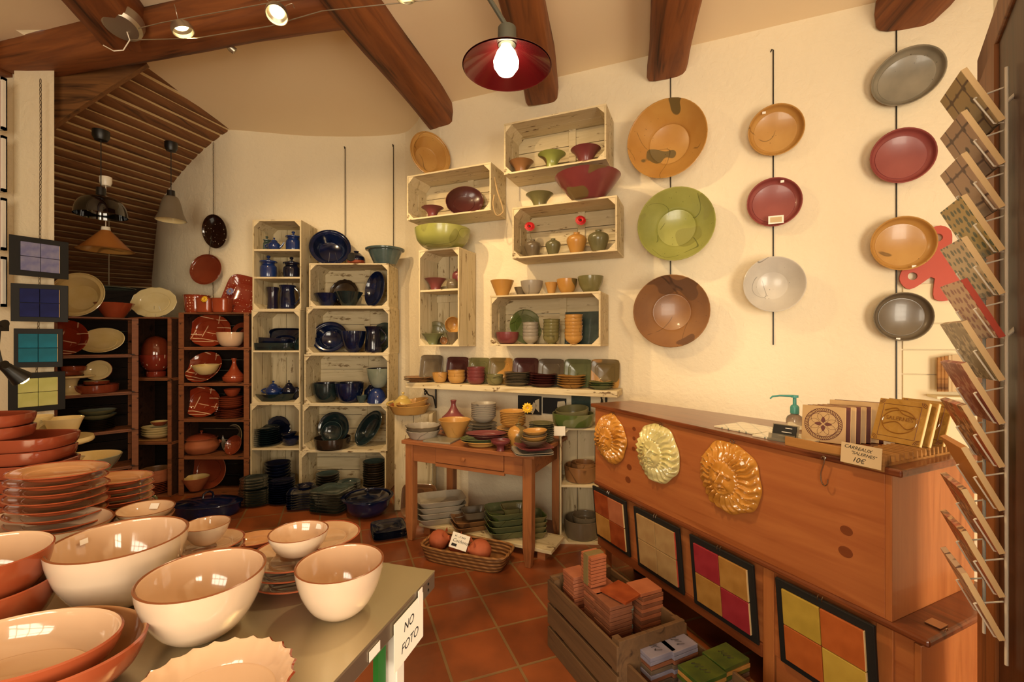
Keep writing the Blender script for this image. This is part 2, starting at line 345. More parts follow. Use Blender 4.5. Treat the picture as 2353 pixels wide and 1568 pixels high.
def place(name, me, parent=None, loc=None, rot=None, mat=None, bevel=0):
    o = bpy.data.objects.new(name, me); C.objects.link(o)
    if parent is not None: o.parent = parent
    if mat is not None: o.matrix_local = mat
    if loc is not None: o.location = loc
    if rot is not None: o.rotation_euler = rot
    if bevel:
        b = o.modifiers.new('bevel', 'BEVEL'); b.width = bevel; b.segments = 2; b.limit_method = 'ANGLE'; b.angle_limit = R(40)
    return o
LABELS = {}
def tag(o, label, cat, group=None):
    n = len(label.split())
    if not 4 <= n <= 16: print('LABEL LENGTH', n, label)
    if label in LABELS and not group: print('DUP LABEL', label)
    LABELS[label] = 1
    o['label'] = label; o['category'] = cat
    if group: o['group'] = group
    return o
def struct(o): o['kind'] = 'structure'; return o
def empty(name, loc=(0, 0, 0), rz=0, label=None, cat=None, group=None, mat=None):
    o = bpy.data.objects.new(name, None); C.objects.link(o); o.empty_display_size = 0.05
    if mat is not None: o.matrix_world = mat
    else: o.location = loc; o.rotation_euler = (0, 0, rz)
    if label: tag(o, label, cat, group)
    return o
def kids(o): return [c for c in C.objects if c.parent == o]
def copy_tree(o, parent=None):
    c = o.copy(); C.objects.link(c)
    for ch in kids(o):
        d = copy_tree(ch); d.parent = c
    return c
def cr(pts, n=4):                                   # Catmull-Rom through profile points
    out = []
    P = [pts[0]] + list(pts) + [pts[-1]]
    for i in range(1, len(P) - 2):
        p0, p1, p2, p3 = P[i - 1], P[i], P[i + 1], P[i + 2]
        for k in range(n):
            t = k / n
            out.append(tuple(0.5 * ((2 * b) + (-a + c) * t + (2 * a - 5 * b + 4 * c - d) * t * t + (-a + 3 * b - 3 * c + d) * t ** 3)
                             for a, b, c, d in zip(p0, p1, p2, p3)))
    out.append(tuple(pts[-1])); return out
# outer profiles: radius, height, both as fractions; a leading 'foot' stays sharp
PROF = {
    'plate': [(.58, 0), (.64, .12), (.72, .55), (.86, .8), (1, 1)],
    'coupe': [(.55, 0), (.78, .1), (.93, .42), (.98, .8), (1, 1)],
    'wallbasin': [(.46, 0), (.50, .04), (.72, .42), (.92, .82), (1, 1)],
    'deepplate': [(.5, 0), (.56, .06), (.72, .45), (.88, .8), (1, 1)],
    'bowl': [(.42, 0), (.6, .16), (.82, .5), (.94, .8), (1, 1)],
    'halfbowl': [(.38, 0), (.66, .1), (.88, .4), (.97, .75), (1, 1)],
    'egg': [(.30, 0), (.42, .03), (.66, .2), (.86, .5), (.965, .8), (1, 1)],
    'cone': [(.45, 0), (.62, .3), (.82, .66), (1, 1)],
    'widebowl': [(.42, 0), (.62, .3), (.84, .68), (.94, .88), (1, 1)],
    'bol': [(.42, 0), (.40, .09), (.60, .24), (.84, .5), (.93, .78), (.95, .93), (1, 1)],
    'flare': [(.40, 0), (.39, .2), (.44, .5), (.64, .78), (1, 1)],
    'flaremid': [(.42, 0), (.44, .25), (.56, .55), (.78, .82), (1, 1)],
    'footed': [(.45, 0), (.40, .1), (.42, .4), (.7, .62), (.95, .78), (1, 1)],
    'basin': [(.55, 0), (.66, .3), (.84, .8), (.86, .86), (.98, .9), (1, 1)],
    'casserole': [(.86, 0), (.93, .08), (.98, .5), (1, 1)],
    'pie': [(.74, 0), (.78, .05), (.9, .6), (1, 1)],
    'cup': [(.5, 0), (.56, .06), (.7, .4), (.88, .8), (1, 1)],
    'mug': [(.86, 0), (.9, .06), (.82, .3), (.8, .7), (1, 1)],
    'jugbody': [(.82, 0), (.94, .1), (.9, .45), (.78, .8), (1, 1)],
    'planter': [(.8, 0), (.86, .15), (.94, .9), (1, 1)],
    'jar': [(.84, 0), (.96, .06), (1, .4), (.97, .72), (.8, .82), (.72, .9), (.82, 1)],
    'vase': [(.5, 0), (.7, .16), (.95, .45), (1, .6), (.85, .78), (.5, .88), (.3, .92), (.27, .96), (.34, 1)],
    'vasehigh': [(.5, 0), (.6, .12), (.86, .42), (1, .64), (.9, .8), (.52, .9), (.3, .93), (.32, 1)],
    'globe': [(.35, 0), (.7, .08), (.96, .35), (1, .5), (.9, .72), (.6, .92), (.5, 1)],
    'tagbase': [(.7, 0), (.92, .3), (1, .75), (1, 1)],
    'taglid': [(1, 0), (1, .06), (.84, .14), (.52, .34), (.26, .62), (.2, .8), (.27, .97), (.24, 1)],
    'stand': [(.62, 0), (.56, .06), (.36, .2), (.3, .5), (.4, .8), (.6, .84), (1, .9), (1, 1)],
    'lowpot': [(.6, 0), (.78, .1), (1, .42), (.98, .62), (.84, .86), (.92, 1)],
    'eggtop': [(1, 0), (.99, .2), (.88, .55), (.6, .85), (.2, .99), (.01, 1)],
    'shade': [(.2, 1), (.34, .98), (.72, .8), (.93, .45), (1, 0)],
    'coneshade': [(.16, 1), (.2, .96), (.82, .16), (1, 0)],
    'bellshade': [(.3, 1), (.45, .96), (.62, .7), (.78, .3), (1, 0)],
}
MESHC = {}
def lathe(R_, H, kind, mats, th=None, seg=40, scal=(0, 0), sq=2.0, closed=False, name='pot', rimband=False):
    if isinstance(mats, str): mats = (mats,)
    key = (round(R_, 4), round(H, 4), kind, mats, th, seg, scal, sq)
    if key in MESHC: return MESHC[key]
    if th is None: th = max(0.003, min(0.009, R_ * 0.055))
    op = cr([(r * R_, z * H) for r, z in PROF[kind]], 4)
    wz = lambda z: max(0.0, min(1.0, (z / H - 0.25) / 0.75)) if H else 0
    prof = [(0, 0, 0)] + [(max(r, 1e-4), z, wz(z)) for r, z in op]
    nout = len(prof)
    if not closed:
        prof.append((op[-1][0] - th * 0.5, H + th * 0.3, 1.0))
        lo = th
        for r, z in reversed(op):
            if z < lo: break
            prof.append((max(r - th, R_ * 0.04), min(z, H - 0.0005), wz(z)))
        rl = prof[-1][0]; prof += [(rl * 0.99, lo + th * .45, 0), (rl * 0.95, lo + th * .4, 0), (rl * 0.9, lo, 0)]; prof.append((0, lo, 0))
    elif op[-1][0] > R_ * 0.02: prof.append((0, op[-1][1], 0))
    b = MB(); b.rings(prof, seg, scal, sq, mi_fn=(lambda i: 2 if len(mats) > 2 and i in (nout - 1, nout) else (0 if i < nout else 1)) if len(mats) > 1 else None)
    me = b.mesh(name, mats, 50); 
    MESHC[key] = me; return me
def face_matrix(center, normal, roll=0.0):          # local z = normal, local y = as upright as possible
    n = Vector(normal).normalized(); up = Vector((0, 0, 1)); x = up.cross(n).normalized(); y = n.cross(x)
    m = Matrix((x, y, n)).transposed().to_4x4()
    if roll: m = m @ Matrix.Rotation(roll, 4, 'Z')
    m.translation = center; return m
def nrm(yaw, pitch):                                # yaw 0 faces the camera side (-Y), + turns to +X; pitch + looks up
    y, p = R(yaw), R(pitch); return Vector((math.sin(y) * math.cos(p), -math.cos(y) * math.cos(p), math.sin(p)))
def sticker(parent, loc, mat=None, s=0.016, m='sticker'):
    b = MB().box(-s / 2, s / 2, -s * .35, s * .35, 0, 0.0012); o = b.build('price_sticker', m, parent, smooth=0)
    if mat is not None: o.matrix_local = mat
    else: o.location = loc
    return o
# an item standing on something: pixel width/height at distance D, base height z
def I(kind, mats, cx, w, h, D, z, name, label, cat=None, rz=0, sy=1.0, tilt=(0, 0), group=None, H=None, r=None, **kw):
    r = w / 2 * D / F if r is None else r; H = h * D / F if H is None else H
    me = lathe(r, H, kind, mats, name=name, **kw)
    o = place(name, me, loc=(sx(cx, D), D, z), rot=(R(tilt[0]), R(tilt[1]), R(rz)))
    if sy != 1: o.scale = (1, sy, 1)
    if label: tag(o, label, cat or name.split('_')[-1], group)
    return o
ORD = ['topmost', 'second from the top', 'third from the top', 'fourth from the top', 'fifth from the top', 'sixth from the top',
       'seventh from the top', 'eighth from the top', 'ninth from the top', 'tenth from the top', 'eleventh from the top',
       'twelfth from the top', 'thirteenth from the top', 'fourteenth from the top']
rnd = random.Random(7)
def stack(kind, mats, cx, w, htot, n, D, z, name, desc, where, group, cat=None, hp=None, jit=0.002, rz=0, sy=1.0, sizes=None, tops=None, **kw):
    r = w / 2 * D / F; Ht = htot * D / F; hp = hp if hp is not None else r * 0.16
    pitch = (Ht - hp) / max(1, n - 1); kw.setdefault('th', max(0.0025, min(0.006, pitch * 0.55))); x = sx(cx, D); out = []
    for i in range(n):
        me = lathe(r, hp, kind, mats if not tops or i < n - 1 else tops, name=name, **kw)
        sc = sizes[i] if sizes else 1.0
        o = place(name, me, loc=(x + rnd.uniform(-jit, jit), D + rnd.uniform(-jit, jit), z + i * pitch), rot=(rnd.uniform(-.01, .01), rnd.uniform(-.01, .01), R(rz) + rnd.uniform(-.02, .02) * (1 if sy != 1 or kw.get('sq') else 20)))
        o.scale = (sc, sc * sy, 1)
        k = n - 1 - i; od = 'bottom one' if (k == n - 1 and n > 1) else ORD[k]
        tag(o, f'{desc}, {od} {where}', cat or name.split('_')[-1], group); out.append(o)
    return out
# a dish leaning or hanging with its opening towards us: rim centre at pixel (px,py), distance D
def Lean(kind, mats, px, py, r, H, D, yaw, pitch, name, label, cat=None, sxy=(1, 1), roll=0, zf=None, group=None, center=None, normal=None, **kw):
    n = normal if normal is not None else nrm(yaw, pitch)
    c = center if center is not None else pt(px, py, D)
    if zf is not None: c.z = zf + r * sxy[1] * math.sqrt(max(0, 1 - n.z ** 2)) + 0.002
    m = face_matrix(c - n * H, n, R(roll))
    me = lathe(r, H, kind, mats, name=name, **kw)
    o = place(name, me, mat=m @ Matrix.Diagonal((sxy[0], sxy[1], 1, 1)))
    if label: tag(o, label, cat or name.split('_')[-1], group)
    return o
def handle_pts(x0, z0, x1, z1, bulge, n=9, ang=0):
    out = []
    for i in range(n):
        t = i / (n - 1); x = x0 + (x1 - x0) * t + bulge * math.sin(PI * t) ; z = z0 + (z1 - z0) * t
        out.append((x * math.cos(ang), x * math.sin(ang), z))
    return out
def text_mesh(body, size, mat, parent, m, name='lettering', shear=0.25, extrude=0.0004, align='CENTER', space=1.0):
    cu = bpy.data.curves.new(name, 'FONT'); cu.body = body; cu.size = size; cu.extrude = extrude; cu.align_x = align
    cu.shear = shear; cu.space_character = space; cu.align_y = 'CENTER'
    to = bpy.data.objects.new(name, cu); C.objects.link(to)
    dg = bpy.context.evaluated_depsgraph_get(); me = bpy.data.meshes.new_from_object(to.evaluated_get(dg))
    bpy.data.objects.remove(to); me.materials.clear(); me.materials.append(M[mat])
    o = place(name, me, parent); o.matrix_local = m; return o

# ---------------------------------------------------------------- crates
def crate(name, W, H, Dp, mats, shelves=(), vertical=False, slots=True, gussets=True, backbat=True, th=0.014, posts=0):
    # local: x centred, front at y=0, back at y=Dp, z up; mats = (edge, body, inner)
    root = empty(name); b = MB(); g = 0.006; h2 = Dp / 2
    n = 2 if Dp < 0.45 else 3
    g = 0.003
    for nm, za, zb in (('bottom_board', 0, th), ('top_board', H - th, H)):   # boards in n strips
        b = MB()
        for k in range(n):
            y0 = Dp * k / n + (g / 2 if k else 0); y1 = Dp * (k + 1) / n - (g / 2 if k < n - 1 else 0)
            b.box(-W / 2, W / 2, y0, y1, za, zb)
        b.build(nm, mats[0], root, smooth=0, bevel=0.0015)
    for s_ in (-1, 1):                              # ends, with a grip slot when it is the short side
        b = MB(); x0, x1 = (W / 2 - th, W / 2) if s_ > 0 else (-W / 2, -W / 2 + th)
        ym = Dp * 0.48
        if slots:
            za, zb = H * 0.32, H * 0.68
            b.box(x0, x1, 0, ym - 0.008, th, H - th); b.box(x0, x1, ym + 0.008, Dp, th, H - th)
            b.box(x0, x1, ym - 0.008, ym + 0.008, th, za); b.box(x0, x1, ym - 0.008, ym + 0.008, zb, H - th)
        else:
            b.box(x0, x1, 0, Dp * 0.5 - 0.002, th, H - th); b.box(x0, x1, Dp * 0.5 + 0.002, Dp, th, H - th)
        b.build('end_panel', mats[1], root, smooth=0, bevel=0.0015)
    b = MB()
    if vertical:
        k = 3 if W < 0.6 else 4; w_ = (W - 2 * th) / k
        for i in range(k): b.box(-W / 2 + th + i * w_ + 0.003, -W / 2 + th + (i + 1) * w_ - 0.003, Dp - th, Dp, th, H - th)
        if backbat: b.box(-W / 2 + th, W / 2 - th, Dp - th - 0.012, Dp - th, H * 0.48, H * 0.48 + 0.06)
    else:
        k = 3; h_ = (H - 2 * th) / k
        for i in range(k): b.box(-W / 2 + th, W / 2 - th, Dp - th, Dp, th + i * h_ + 0.003, th + (i + 1) * h_ - 0.003)
        if backbat: b.box(W * 0.06, W * 0.06 + 0.06, Dp - th - 0.012, Dp - th, th, H - th)
    b.build('back_slats', mats[2], root, smooth=0)
    if posts:
        for sg in (-1, 1):
            xa = sg * W / 2; xb = sg * (W / 2 - posts); MB().box(min(xa, xb), max(xa, xb), -0.012, -0.0005, 0.003, H - 0.003).build('front_post', 'darkedge', root, smooth=0, bevel=0.0015)
    if gussets:
        a = min(0.055, H * 0.14)
        for sx_ in (-1, 1):
            for sz in (0, 1):
                x = sx_ * (W / 2 - th); z = th if sz == 0 else H - th; dx = -sx_ * a; dz = a if sz == 0 else -a
                MB().prism([(x, z), (x + dx, z), (x, z + dz)], 0.004, Dp - th - 0.002, axis='Y').build('corner_block', mats[0], root, smooth=0)
    for i, fz in enumerate(shelves):
        MB().box(-W / 2 + th, W / 2 - th, 0.004, Dp - th - 0.013, H * fz - 0.009, H * fz + 0.009).build('inner_shelf', mats[0], root, smooth=0, bevel=0.001)
    return root
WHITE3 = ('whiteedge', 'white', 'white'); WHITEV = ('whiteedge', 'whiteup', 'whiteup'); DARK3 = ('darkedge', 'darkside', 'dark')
def crate_px(pxl, pxr, pyt, pyb, D, Dp, mats, name, label, cat='crate', group=None, floor=False, **kw):
    x0, x1 = sx(pxl, D), sx(pxr, D); zt = zy(pyt, D); zb = 0.0 if floor else zy(pyb, D)
    c = crate(name, x1 - x0, zt - zb - 0.001, Dp, mats, **kw); c.location = ((x0 + x1) / 2, D, zb); tag(c, label, cat, group)
    return zb + 0.014
# ================================================================ the room
CZ = 3.82
b = MB().box(-8.5, 3.4, -1.7, 8, -0.1, 0); struct(b.build('floor', 'floor', smooth=0))
b = MB(); b.prism([(-3.05, 3.3), (-3.05, 5.6), (3.4, 5.6), (3.4, -1.8), (-5.6, -1.8), (-5.6, 3.3)], CZ, CZ + 0.12); b.box(-5.6, -3.62, 3.3, 3.95, CZ, CZ + .12); struct(b.build('ceiling', 'ceilpaint', smooth=0))
# back wall in plan: straight on the right, curving away on the left
plan = [(2.98, 2.804), (-0.70, 4.35)]
curve = [(-0.70, 4.35), (-0.88, 4.49), (-1.03, 4.76), (-1.22, 4.95), (-1.7, 5.02), (-2.3, 5.0), (-2.75, 4.91), (-3.10, 4.87), (-3.6, 5.03), (-4.15, 5.36), (-4.6, 5.85), (-5.46, 6.86)]
def wallstrip(name, pts, z0, z1, mat, th=0.12, smooth=40):
    b = MB(); vs = []; n = len(pts)
    nv = []
    for i in range(n):
        a = Vector(pts[max(0, i - 1)]); c = Vector(pts[min(n - 1, i + 1)]); t = (c - a).normalized(); nv.append(Vector((t.y, -t.x)))
    for sgn in (0, 1):
        for z in (z0, z1):
            for p, nn in zip(pts, nv): vs.append((p[0] + nn.x * th * sgn, p[1] + nn.y * th * sgn, z))
    fs = []
    for i in range(n - 1):
        fs += [(i, i + 1, n + i + 1, n + i), (2 * n + i, 3 * n + i, 3 * n + i + 1, 2 * n + i + 1), (n + i, n + i + 1, 3 * n + i + 1, 3 * n + i), (i, 2 * n + i, 2 * n + i + 1, i + 1)]
    fs += [(0, n, 3 * n, 2 * n), (n - 1, 3 * n - 1, 4 * n - 1, 2 * n - 1)]
    b.add(vs, fs); return struct(b.build(name, mat, smooth=smooth))
wallstrip('wall_back', plan, 0, CZ, 'plaster')
cc = cr(curve, 5)
for i_, nm_ in enumerate(('wall_rear', 'wall_rear_middle', 'wall_rear_left', 'wall_passage_right')):
    wallstrip(nm_, cc[(0, 14, 30, 40)[i_]:(15, 31, 41, 56)[i_]], 0, CZ + 0.3, 'plaster', smooth=60)
wallstrip('wall_right', [(2.98, -1.7), (2.98, 2.80)], 0, CZ, 'plaster')
wallstrip('wall_left', [(-5.5, 3.45), (-5.5, -1.7)], 0, CZ, 'plaster')
# pillar at the left, with the recess beyond it
b = MB().prism([(-3.49, 3.45), (-3.95, 3.905), (-5.5, 3.9), (-5.5, 3.52), (-3.80, 3.52), (-3.795, 3.45)], 0, CZ); struct(b.build('wall_pillar', 'plaster', smooth=0))
# shopfront wall behind the photographer, with a glazed door and a window
b = MB()
for x0, x1, z0, z1 in ((-5.6, -1.9, 0, CZ), (-1.9, 0.2, 0, 0.85), (-1.9, 0.2, 2.65, CZ), (0.2, 1.45, 0, CZ), (1.45, 2.85, 2.5, CZ), (2.85, 3.1, 0, CZ)):
    b.box(x0, x1, -1.82, -1.7, z0, z1)
struct(b.build('wall_front', 'plaster', smooth=0))
def casement(name, x0, x1, z0, z1, nx, nz, m):
    b = MB(); t = 0.035
    for i in range(nx + 1):
        x = x0 + (x1 - x0) * i / nx; b.box(x - t / 2, x + t / 2, -1.79, -1.74, z0, z1)
    for i in range(nz + 1):
        z = z0 + (z1 - z0) * i / nz; b.box(x0, x1, -1.785, -1.745, z - t / 2, z + t / 2)
    return struct(b.build(name, m, smooth=0))
casement('window_1', -1.9, 0.2, 0.85, 2.65, 4, 3, 'doorwood'); casement('door_1', 1.45, 2.85, 0.02, 2.5, 2, 4, 'doorwood')
# sloping rafter ceiling over the back passage
def slope_pt(s_, g): return Vector((-3.05, 3.3, CZ)) + Vector((-0.876, 0, -0.482)) * s_ + Vector((0.139, 0.987, 0.0765)) * g
NS = Vector((-0.876, 0, -0.482)).cross(Vector((0.139, 0.987, 0.0765))).normalized()
if NS.z > 0: NS = -NS
b = MB(); P = [slope_pt(-0.5, 0.33), slope_pt(3.6, 0.33), slope_pt(3.6, 5.3), slope_pt(-0.5, 5.3)]
b.add([p for p in P] + [p - NS * 0.1 for p in P], [(0, 1, 2, 3), (4, 7, 6, 5), (0, 4, 5, 1), (1, 5, 6, 2), (2, 6, 7, 3), (3, 7, 4, 0)])
struct(b.build('ceiling_passage', 'mortar', smooth=0))
b = MB(); s_ = -0.45; rr = random.Random(3)
while s_ < 3.5:
    w_ = rr.uniform(0.075, 0.105); rows = []
    for k in range(9):
        g = 0.34 + 4.9 * k / 8; wob = rr.uniform(-0.006, 0.006)
        c0, c1 = s_ + wob, s_ + w_ + rr.uniform(-0.006, 0.006)
        rows.append([slope_pt(c0, g) + NS * 0.001, slope_pt(c0 + 0.008, g) + NS * 0.010, slope_pt((c0 + c1) / 2, g) + NS * 0.013, slope_pt(c1 - 0.008, g) + NS * 0.010, slope_pt(c1, g) + NS * 0.001])
    vs = [p for r_ in rows for p in r_]; fs = [(i * 5 + j, i * 5 + j + 1, i * 5 + j + 6, i * 5 + j + 5) for i in range(8) for j in range(4)]
    b.add(vs, fs); s_ += w_ + rr.uniform(0.014, 0.034)
struct(b.build('trim_rafters', 'rafter', smooth=60))
# brown board that closes the near end of the rafters
A = [pt(*p) for p in ((95, 120, 3.55), (300, 85, 3.55), (338, 146, 3.55), (245, 205, 3.55), (160, 262, 3.55), (95, 308, 3.55))]
b = MB(); n = len(A); b.add(A + [p + Vector((-0.02, 0.05, 0.0)) for p in A], [tuple(range(n)), tuple(range(n, 2 * n))[::-1]] + [(i, (i + 1) % n, n + (i + 1) % n, n + i) for i in range(n)])
struct(b.build('trim_fascia', 'fascia', smooth=0))
wallstrip('wall_passage_left', [(-5.75, 7.3), (-4.95, 4.3)], 0, 1.75, 'halltiles', th=0.08)
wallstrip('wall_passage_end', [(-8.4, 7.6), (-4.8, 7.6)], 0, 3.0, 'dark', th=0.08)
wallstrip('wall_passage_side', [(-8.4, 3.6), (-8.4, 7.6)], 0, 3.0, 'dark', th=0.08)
# ceiling beams: old logs, rough hewn
def log(name, p0, p1, w, h, mat, seed, label=None, top=CZ + 0.03):
    rr = random.Random(seed); b = MB(); a, c = Vector(p0), Vector(p1); t = (c - a); L = t.length; t.normalize(); n = Vector((t.y, -t.x, 0))
    N = 14; K = 14; vs = []
    ph = [rr.uniform(0, 6) for _ in range(4)]
    for i in range(N + 1):
        u = i / N
        for k in range(K):
            an = 2 * PI * k / K; cs, sn = math.cos(an), math.sin(an); e = 0.42
            px_ = math.copysign(abs(cs) ** e, cs) * w / 2; pz = math.copysign(abs(sn) ** e, sn) * h / 2
            wob = 1 + 0.04 * math.sin(ph[0] + u * 5 + an * 2) + 0.03 * math.sin(ph[1] + u * 11 + an * 3) + rr.uniform(-.012, .012)
            bow = 0.02 * math.sin(ph[2] + u * 4)
            # local frame: x across, y along, z up
            vs.append(((px_ * wob + bow), u * L, pz * wob))
    fs = [(i * K + k, i * K + (k + 1) % K, (i + 1) * K + (k + 1) % K, (i + 1) * K + k) for i in range(N) for k in range(K)]
    fs += [tuple(range(K))[::-1], tuple(N * K + k for k in range(K))]
    b.add(vs, fs); m = Matrix(((n.x, t.x, 0, a.x), (n.y, t.y, 0, a.y), (0, 0, 1, top - h / 2), (0, 0, 0, 1)))
    return struct(b.build(name, mat, mat=m, smooth=50))
log('trim_1', (-3.85, 3.52, 0), (-0.95, 2.86, 0), 0.26, 0.24, 'beam', 11)          # the long cross beam
log('trim_2', (-1.18, 2.0, 0), (-0.70, 4.42, 0), 0.27, 0.25, 'beam', 12)
log('trim_3', (-0.08, 1.9, 0), (0.24, 3.93, 0), 0.28, 0.25, 'beam', 13)
log('trim_4', (0.82, 1.9, 0), (1.19, 3.55, 0), 0.30, 0.25, 'beam', 14)
log('trim_5', (2.30, 1.8, 0), (2.56, 2.98, 0), 0.34, 0.25, 'beam', 15)
log('trim_6', (-2.15, 1.6, 0), (-2.72, 3.2, 0), 0.34, 0.25, 'beam', 16)
log('trim_7', (-5.4, 3.35, 0), (-3.88, 3.48, 0), 0.26, 0.26, 'beam', 17)
# cream boards of the built-in cupboard on the right of the back wall
def wallmat(px, t, z=0): 
    D = wD(px, t); m = Matrix.Rotation(WANG, 4, 'Z'); m.translation = Vector((sx(px, D), D, z)); return m
m0 = wallmat(2068, 0.0); b = MB(); zt = 1.92; 
for i, (za, zb) in enumerate(((0.3, 1.16), (1.166, 1.33), (1.336, 1.49), (1.496, 1.66), (1.666, 1.92))): b.box(0.012, 0.86, -0.012, -0.001, za, zb)
o = b.build('trim_8', 'creampanel', mat=m0, smooth=0, bevel=0.002); struct(o)
# right-hand door leaf, standing open beside us
m = Matrix(((-0.633, 0.774, 0, 1.43), (-0.774, -0.633, 0, 1.35), (0, 0, 1, 0), (0, 0, 0, 1)))
b = MB(); b.box(0, 0.27, -0.03, 0.03, 0, 2.40); b.box(0, 0.8, -0.03, 0.03, 2.31, 2.40)
struct(b.build('door_2', 'doorwood', mat=m, smooth=0, bevel=0.004))
b = MB(); b.box(0.272, 0.8, -0.022, 0.022, 0, 2.308); b.build('panel', 'doordark', bpy.data.objects['door_2'], smooth=0); MB().box(-.004, .035, .0305, .045, 0, 2.39).build('edge_strip', 'oldpine', bpy.data.objects['door_2'], smooth=0)
# ================================================================ pot builders with parts
def knobbed_lid(parent, r, h, kind, mats, loc, knob=0.018):
    if kind == 'dome': prof = [(1, 0), (.99, .1), (.8, .5), (.4, .85), (.05, 1)]
    else: prof = [(1, 0), (1.0, .3), (.6, .45), (.3, .7), (.05, .8)]
    b = MB(); b.rings([(0, 0, 0)] + [(a * r, c * h, 0) for a, c in cr(prof, 4)] + [(0, prof[-1][1] * h, 0)], 32)
    l = b.build('lid', mats, parent, loc=loc); zt = prof[-1][1] * h
    k = MB(); k.rings([(0, -0.002, 0), (knob * .5, -0.001, 0), (knob * .45, knob * .5, 0), (knob * .85, knob * .9, 0), (knob, knob * 1.3, 0), (knob * .7, knob * 1.8, 0), (0, knob * 2, 0)], 20)
    k.build('knob', mats, l, loc=(0, 0, zt)); return l
def pot(kind, r, h, mats, loc, name, label, cat=None, rz=0, lid=None, handles=(), spout=None, group=None, knob=0.018, lidmats=None, hm=None, **kw):
    root = empty(name, loc, R(rz), label, cat or name.split('_')[-1], group)
    me = lathe(r, h, kind, mats, name='body', **kw); place('body', me, root)
    m0_ = mats if isinstance(mats, str) else mats[0]
    if lid: knobbed_lid(root, lid[1], lid[2], lid[0], lidmats or m0_, (0, 0, h - 0.002), knob)
    for (ang, z0, z1, x, bulge, tr) in handles:
        MB().tube(handle_pts(x, z0, x, z1, bulge, 11, R(ang)), tr, 8).build('handle', hm or m0_, root)
    if spout:
        ang, z0, z1, x0, x1, r0, r1 = spout; a = R(ang); pts = []; rs = []
        for i in range(7):
            t = i / 6; x = x0 + (x1 - x0) * t; z = z0 + (z1 - z0) * (t ** 1.4)
            pts.append((x * math.cos(a), x * math.sin(a), z)); rs.append(r0 + (r1 - r0) * t)
        MB().tube(pts, rs, 10).build('spout', m0_, root)
    return root
def teapot(r, h, mats, loc, name, label, rz=0, cat='teapot', sugar=False, lidmats=None):
    hs = [(180, h * .75, h * .3, r * .9, r * .65, r * .11)]
    if sugar: hs.append((0, h * .75, h * .3, r * .9, r * .6, r * .11))
    return pot('globe', r, h, mats, loc, name, label, cat, rz, lid=('dome', r * .52, h * .22), handles=hs, knob=r * .16,
               spout=None if sugar else (0, h * .35, h * .9, r * .8, r * 1.65, r * .22, r * .1), lidmats=lidmats)
def kv(px, D): return sx(px, D)
def wire_easel(px, D, z, label, s=0.12, group='wire plate stands', rz=0):
    b = MB()
    for k in (-1, 1):
        x = k * s * 0.4
        b.tube([(x, -0.05, 0.03), (x, -0.055, 0.003), (x, -0.02, 0.002), (x, 0.05, 0.002), (x * .5, 0.02, s)], 0.0015, 5)
    b.tube([(-s * .4, 0.03, 0.003), (s * .4, 0.03, 0.003)], 0.0015, 5)
    o = b.build('plate_stand', 'steelwire', loc=(sx(px, D), D, z), rot=(0, 0, R(rz))); return tag(o, label, 'plate stand', group)

# ================================================================ white crate tower, wide crates lying down (beside the blue plates)
D0 = 4.55
fb1 = crate_px(710, 893, 605, 706, D0, 0.38, WHITE3, 'wooden_crate', 'white wooden crate, topmost of the wide tower, under the big blue bowl')
fb2 = crate_px(704, 895, 706, 814, D0, 0.38, WHITE3, 'wooden_crate', 'white wooden crate, second from top in the wide tower, with tall blue jug')
fb3 = crate_px(699, 893, 814, 930, D0, 0.38, WHITE3, 'wooden_crate', 'white wooden crate, middle of the wide tower, with two wide dark bowls')
fb4 = crate_px(695, 890, 930, 1037, D0, 0.38, WHITE3, 'wooden_crate', 'white wooden crate, fourth down in the wide tower, with slanting green-black basin')
fb5 = crate_px(690, 887, 1037, 1138, D0, 0.38, WHITE3, 'wooden_crate', 'white wooden crate on the floor, bottom of the wide tower', floor=True)
# narrow tower: crates standing on end
fc1 = crate_px(580, 692, 505, 713, D0, 0.38, WHITEV, 'wooden_crate', 'white wooden crate standing on end, topmost, holding blue lidded jars', vertical=True, slots=False, shelves=(0.36, 0.665))
fc2 = crate_px(578, 690, 713, 928, D0, 0.38, WHITEV, 'wooden_crate', 'white wooden crate standing on end, middle of narrow tower, with blue sugar bowl', vertical=True, slots=False, shelves=(0.56,))
fc3 = crate_px(575, 690, 928, 1138, D0, 0.38, WHITEV, 'wooden_crate', 'white wooden crate standing on end on the floor, under the narrow tower', vertical=True, slots=False, shelves=(0.50,), floor=True)
zc1 = zy(713, D0); hc1 = zy(505, D0) - zc1; zs1a = zc1 + hc1 * .36 + .009; zs1b = zc1 + hc1 * .665 + .009
zc2 = zy(928, D0); zs2 = zc2 + (zy(713, D0) - zc2) * .56 + .009
zs3 = zy(928, D0) * .5 + .009
# dark towers
FY = [718, 801, 884, 967, 1053, 1139]; ff = []
FN = ['topmost, with cream-lined plate', 'second down, with the tagine', 'middle one, with stacked terracotta plates', 'fourth down, with lidded pot', 'bottom one, on the floor']
for i in range(5):
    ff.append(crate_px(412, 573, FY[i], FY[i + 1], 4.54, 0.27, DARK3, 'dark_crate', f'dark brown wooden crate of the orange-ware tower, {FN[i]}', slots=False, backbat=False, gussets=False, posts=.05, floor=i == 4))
GY = [729, 872, 1019, 1142]; fg_ = []
GN = ['topmost, holding the dotted egg pot', 'middle one, holding four cream bowls', 'bottom one, in the shadow on the floor']
for i in range(3):
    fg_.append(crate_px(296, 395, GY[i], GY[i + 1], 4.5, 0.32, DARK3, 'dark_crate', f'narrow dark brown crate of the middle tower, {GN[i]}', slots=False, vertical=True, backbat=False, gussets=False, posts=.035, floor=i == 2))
EZ = [1.77, 1.41, 1.055, 0.70, 0.35, 0.0]; ea = R(48); e0 = Vector((-3.60, 4.36, 0))
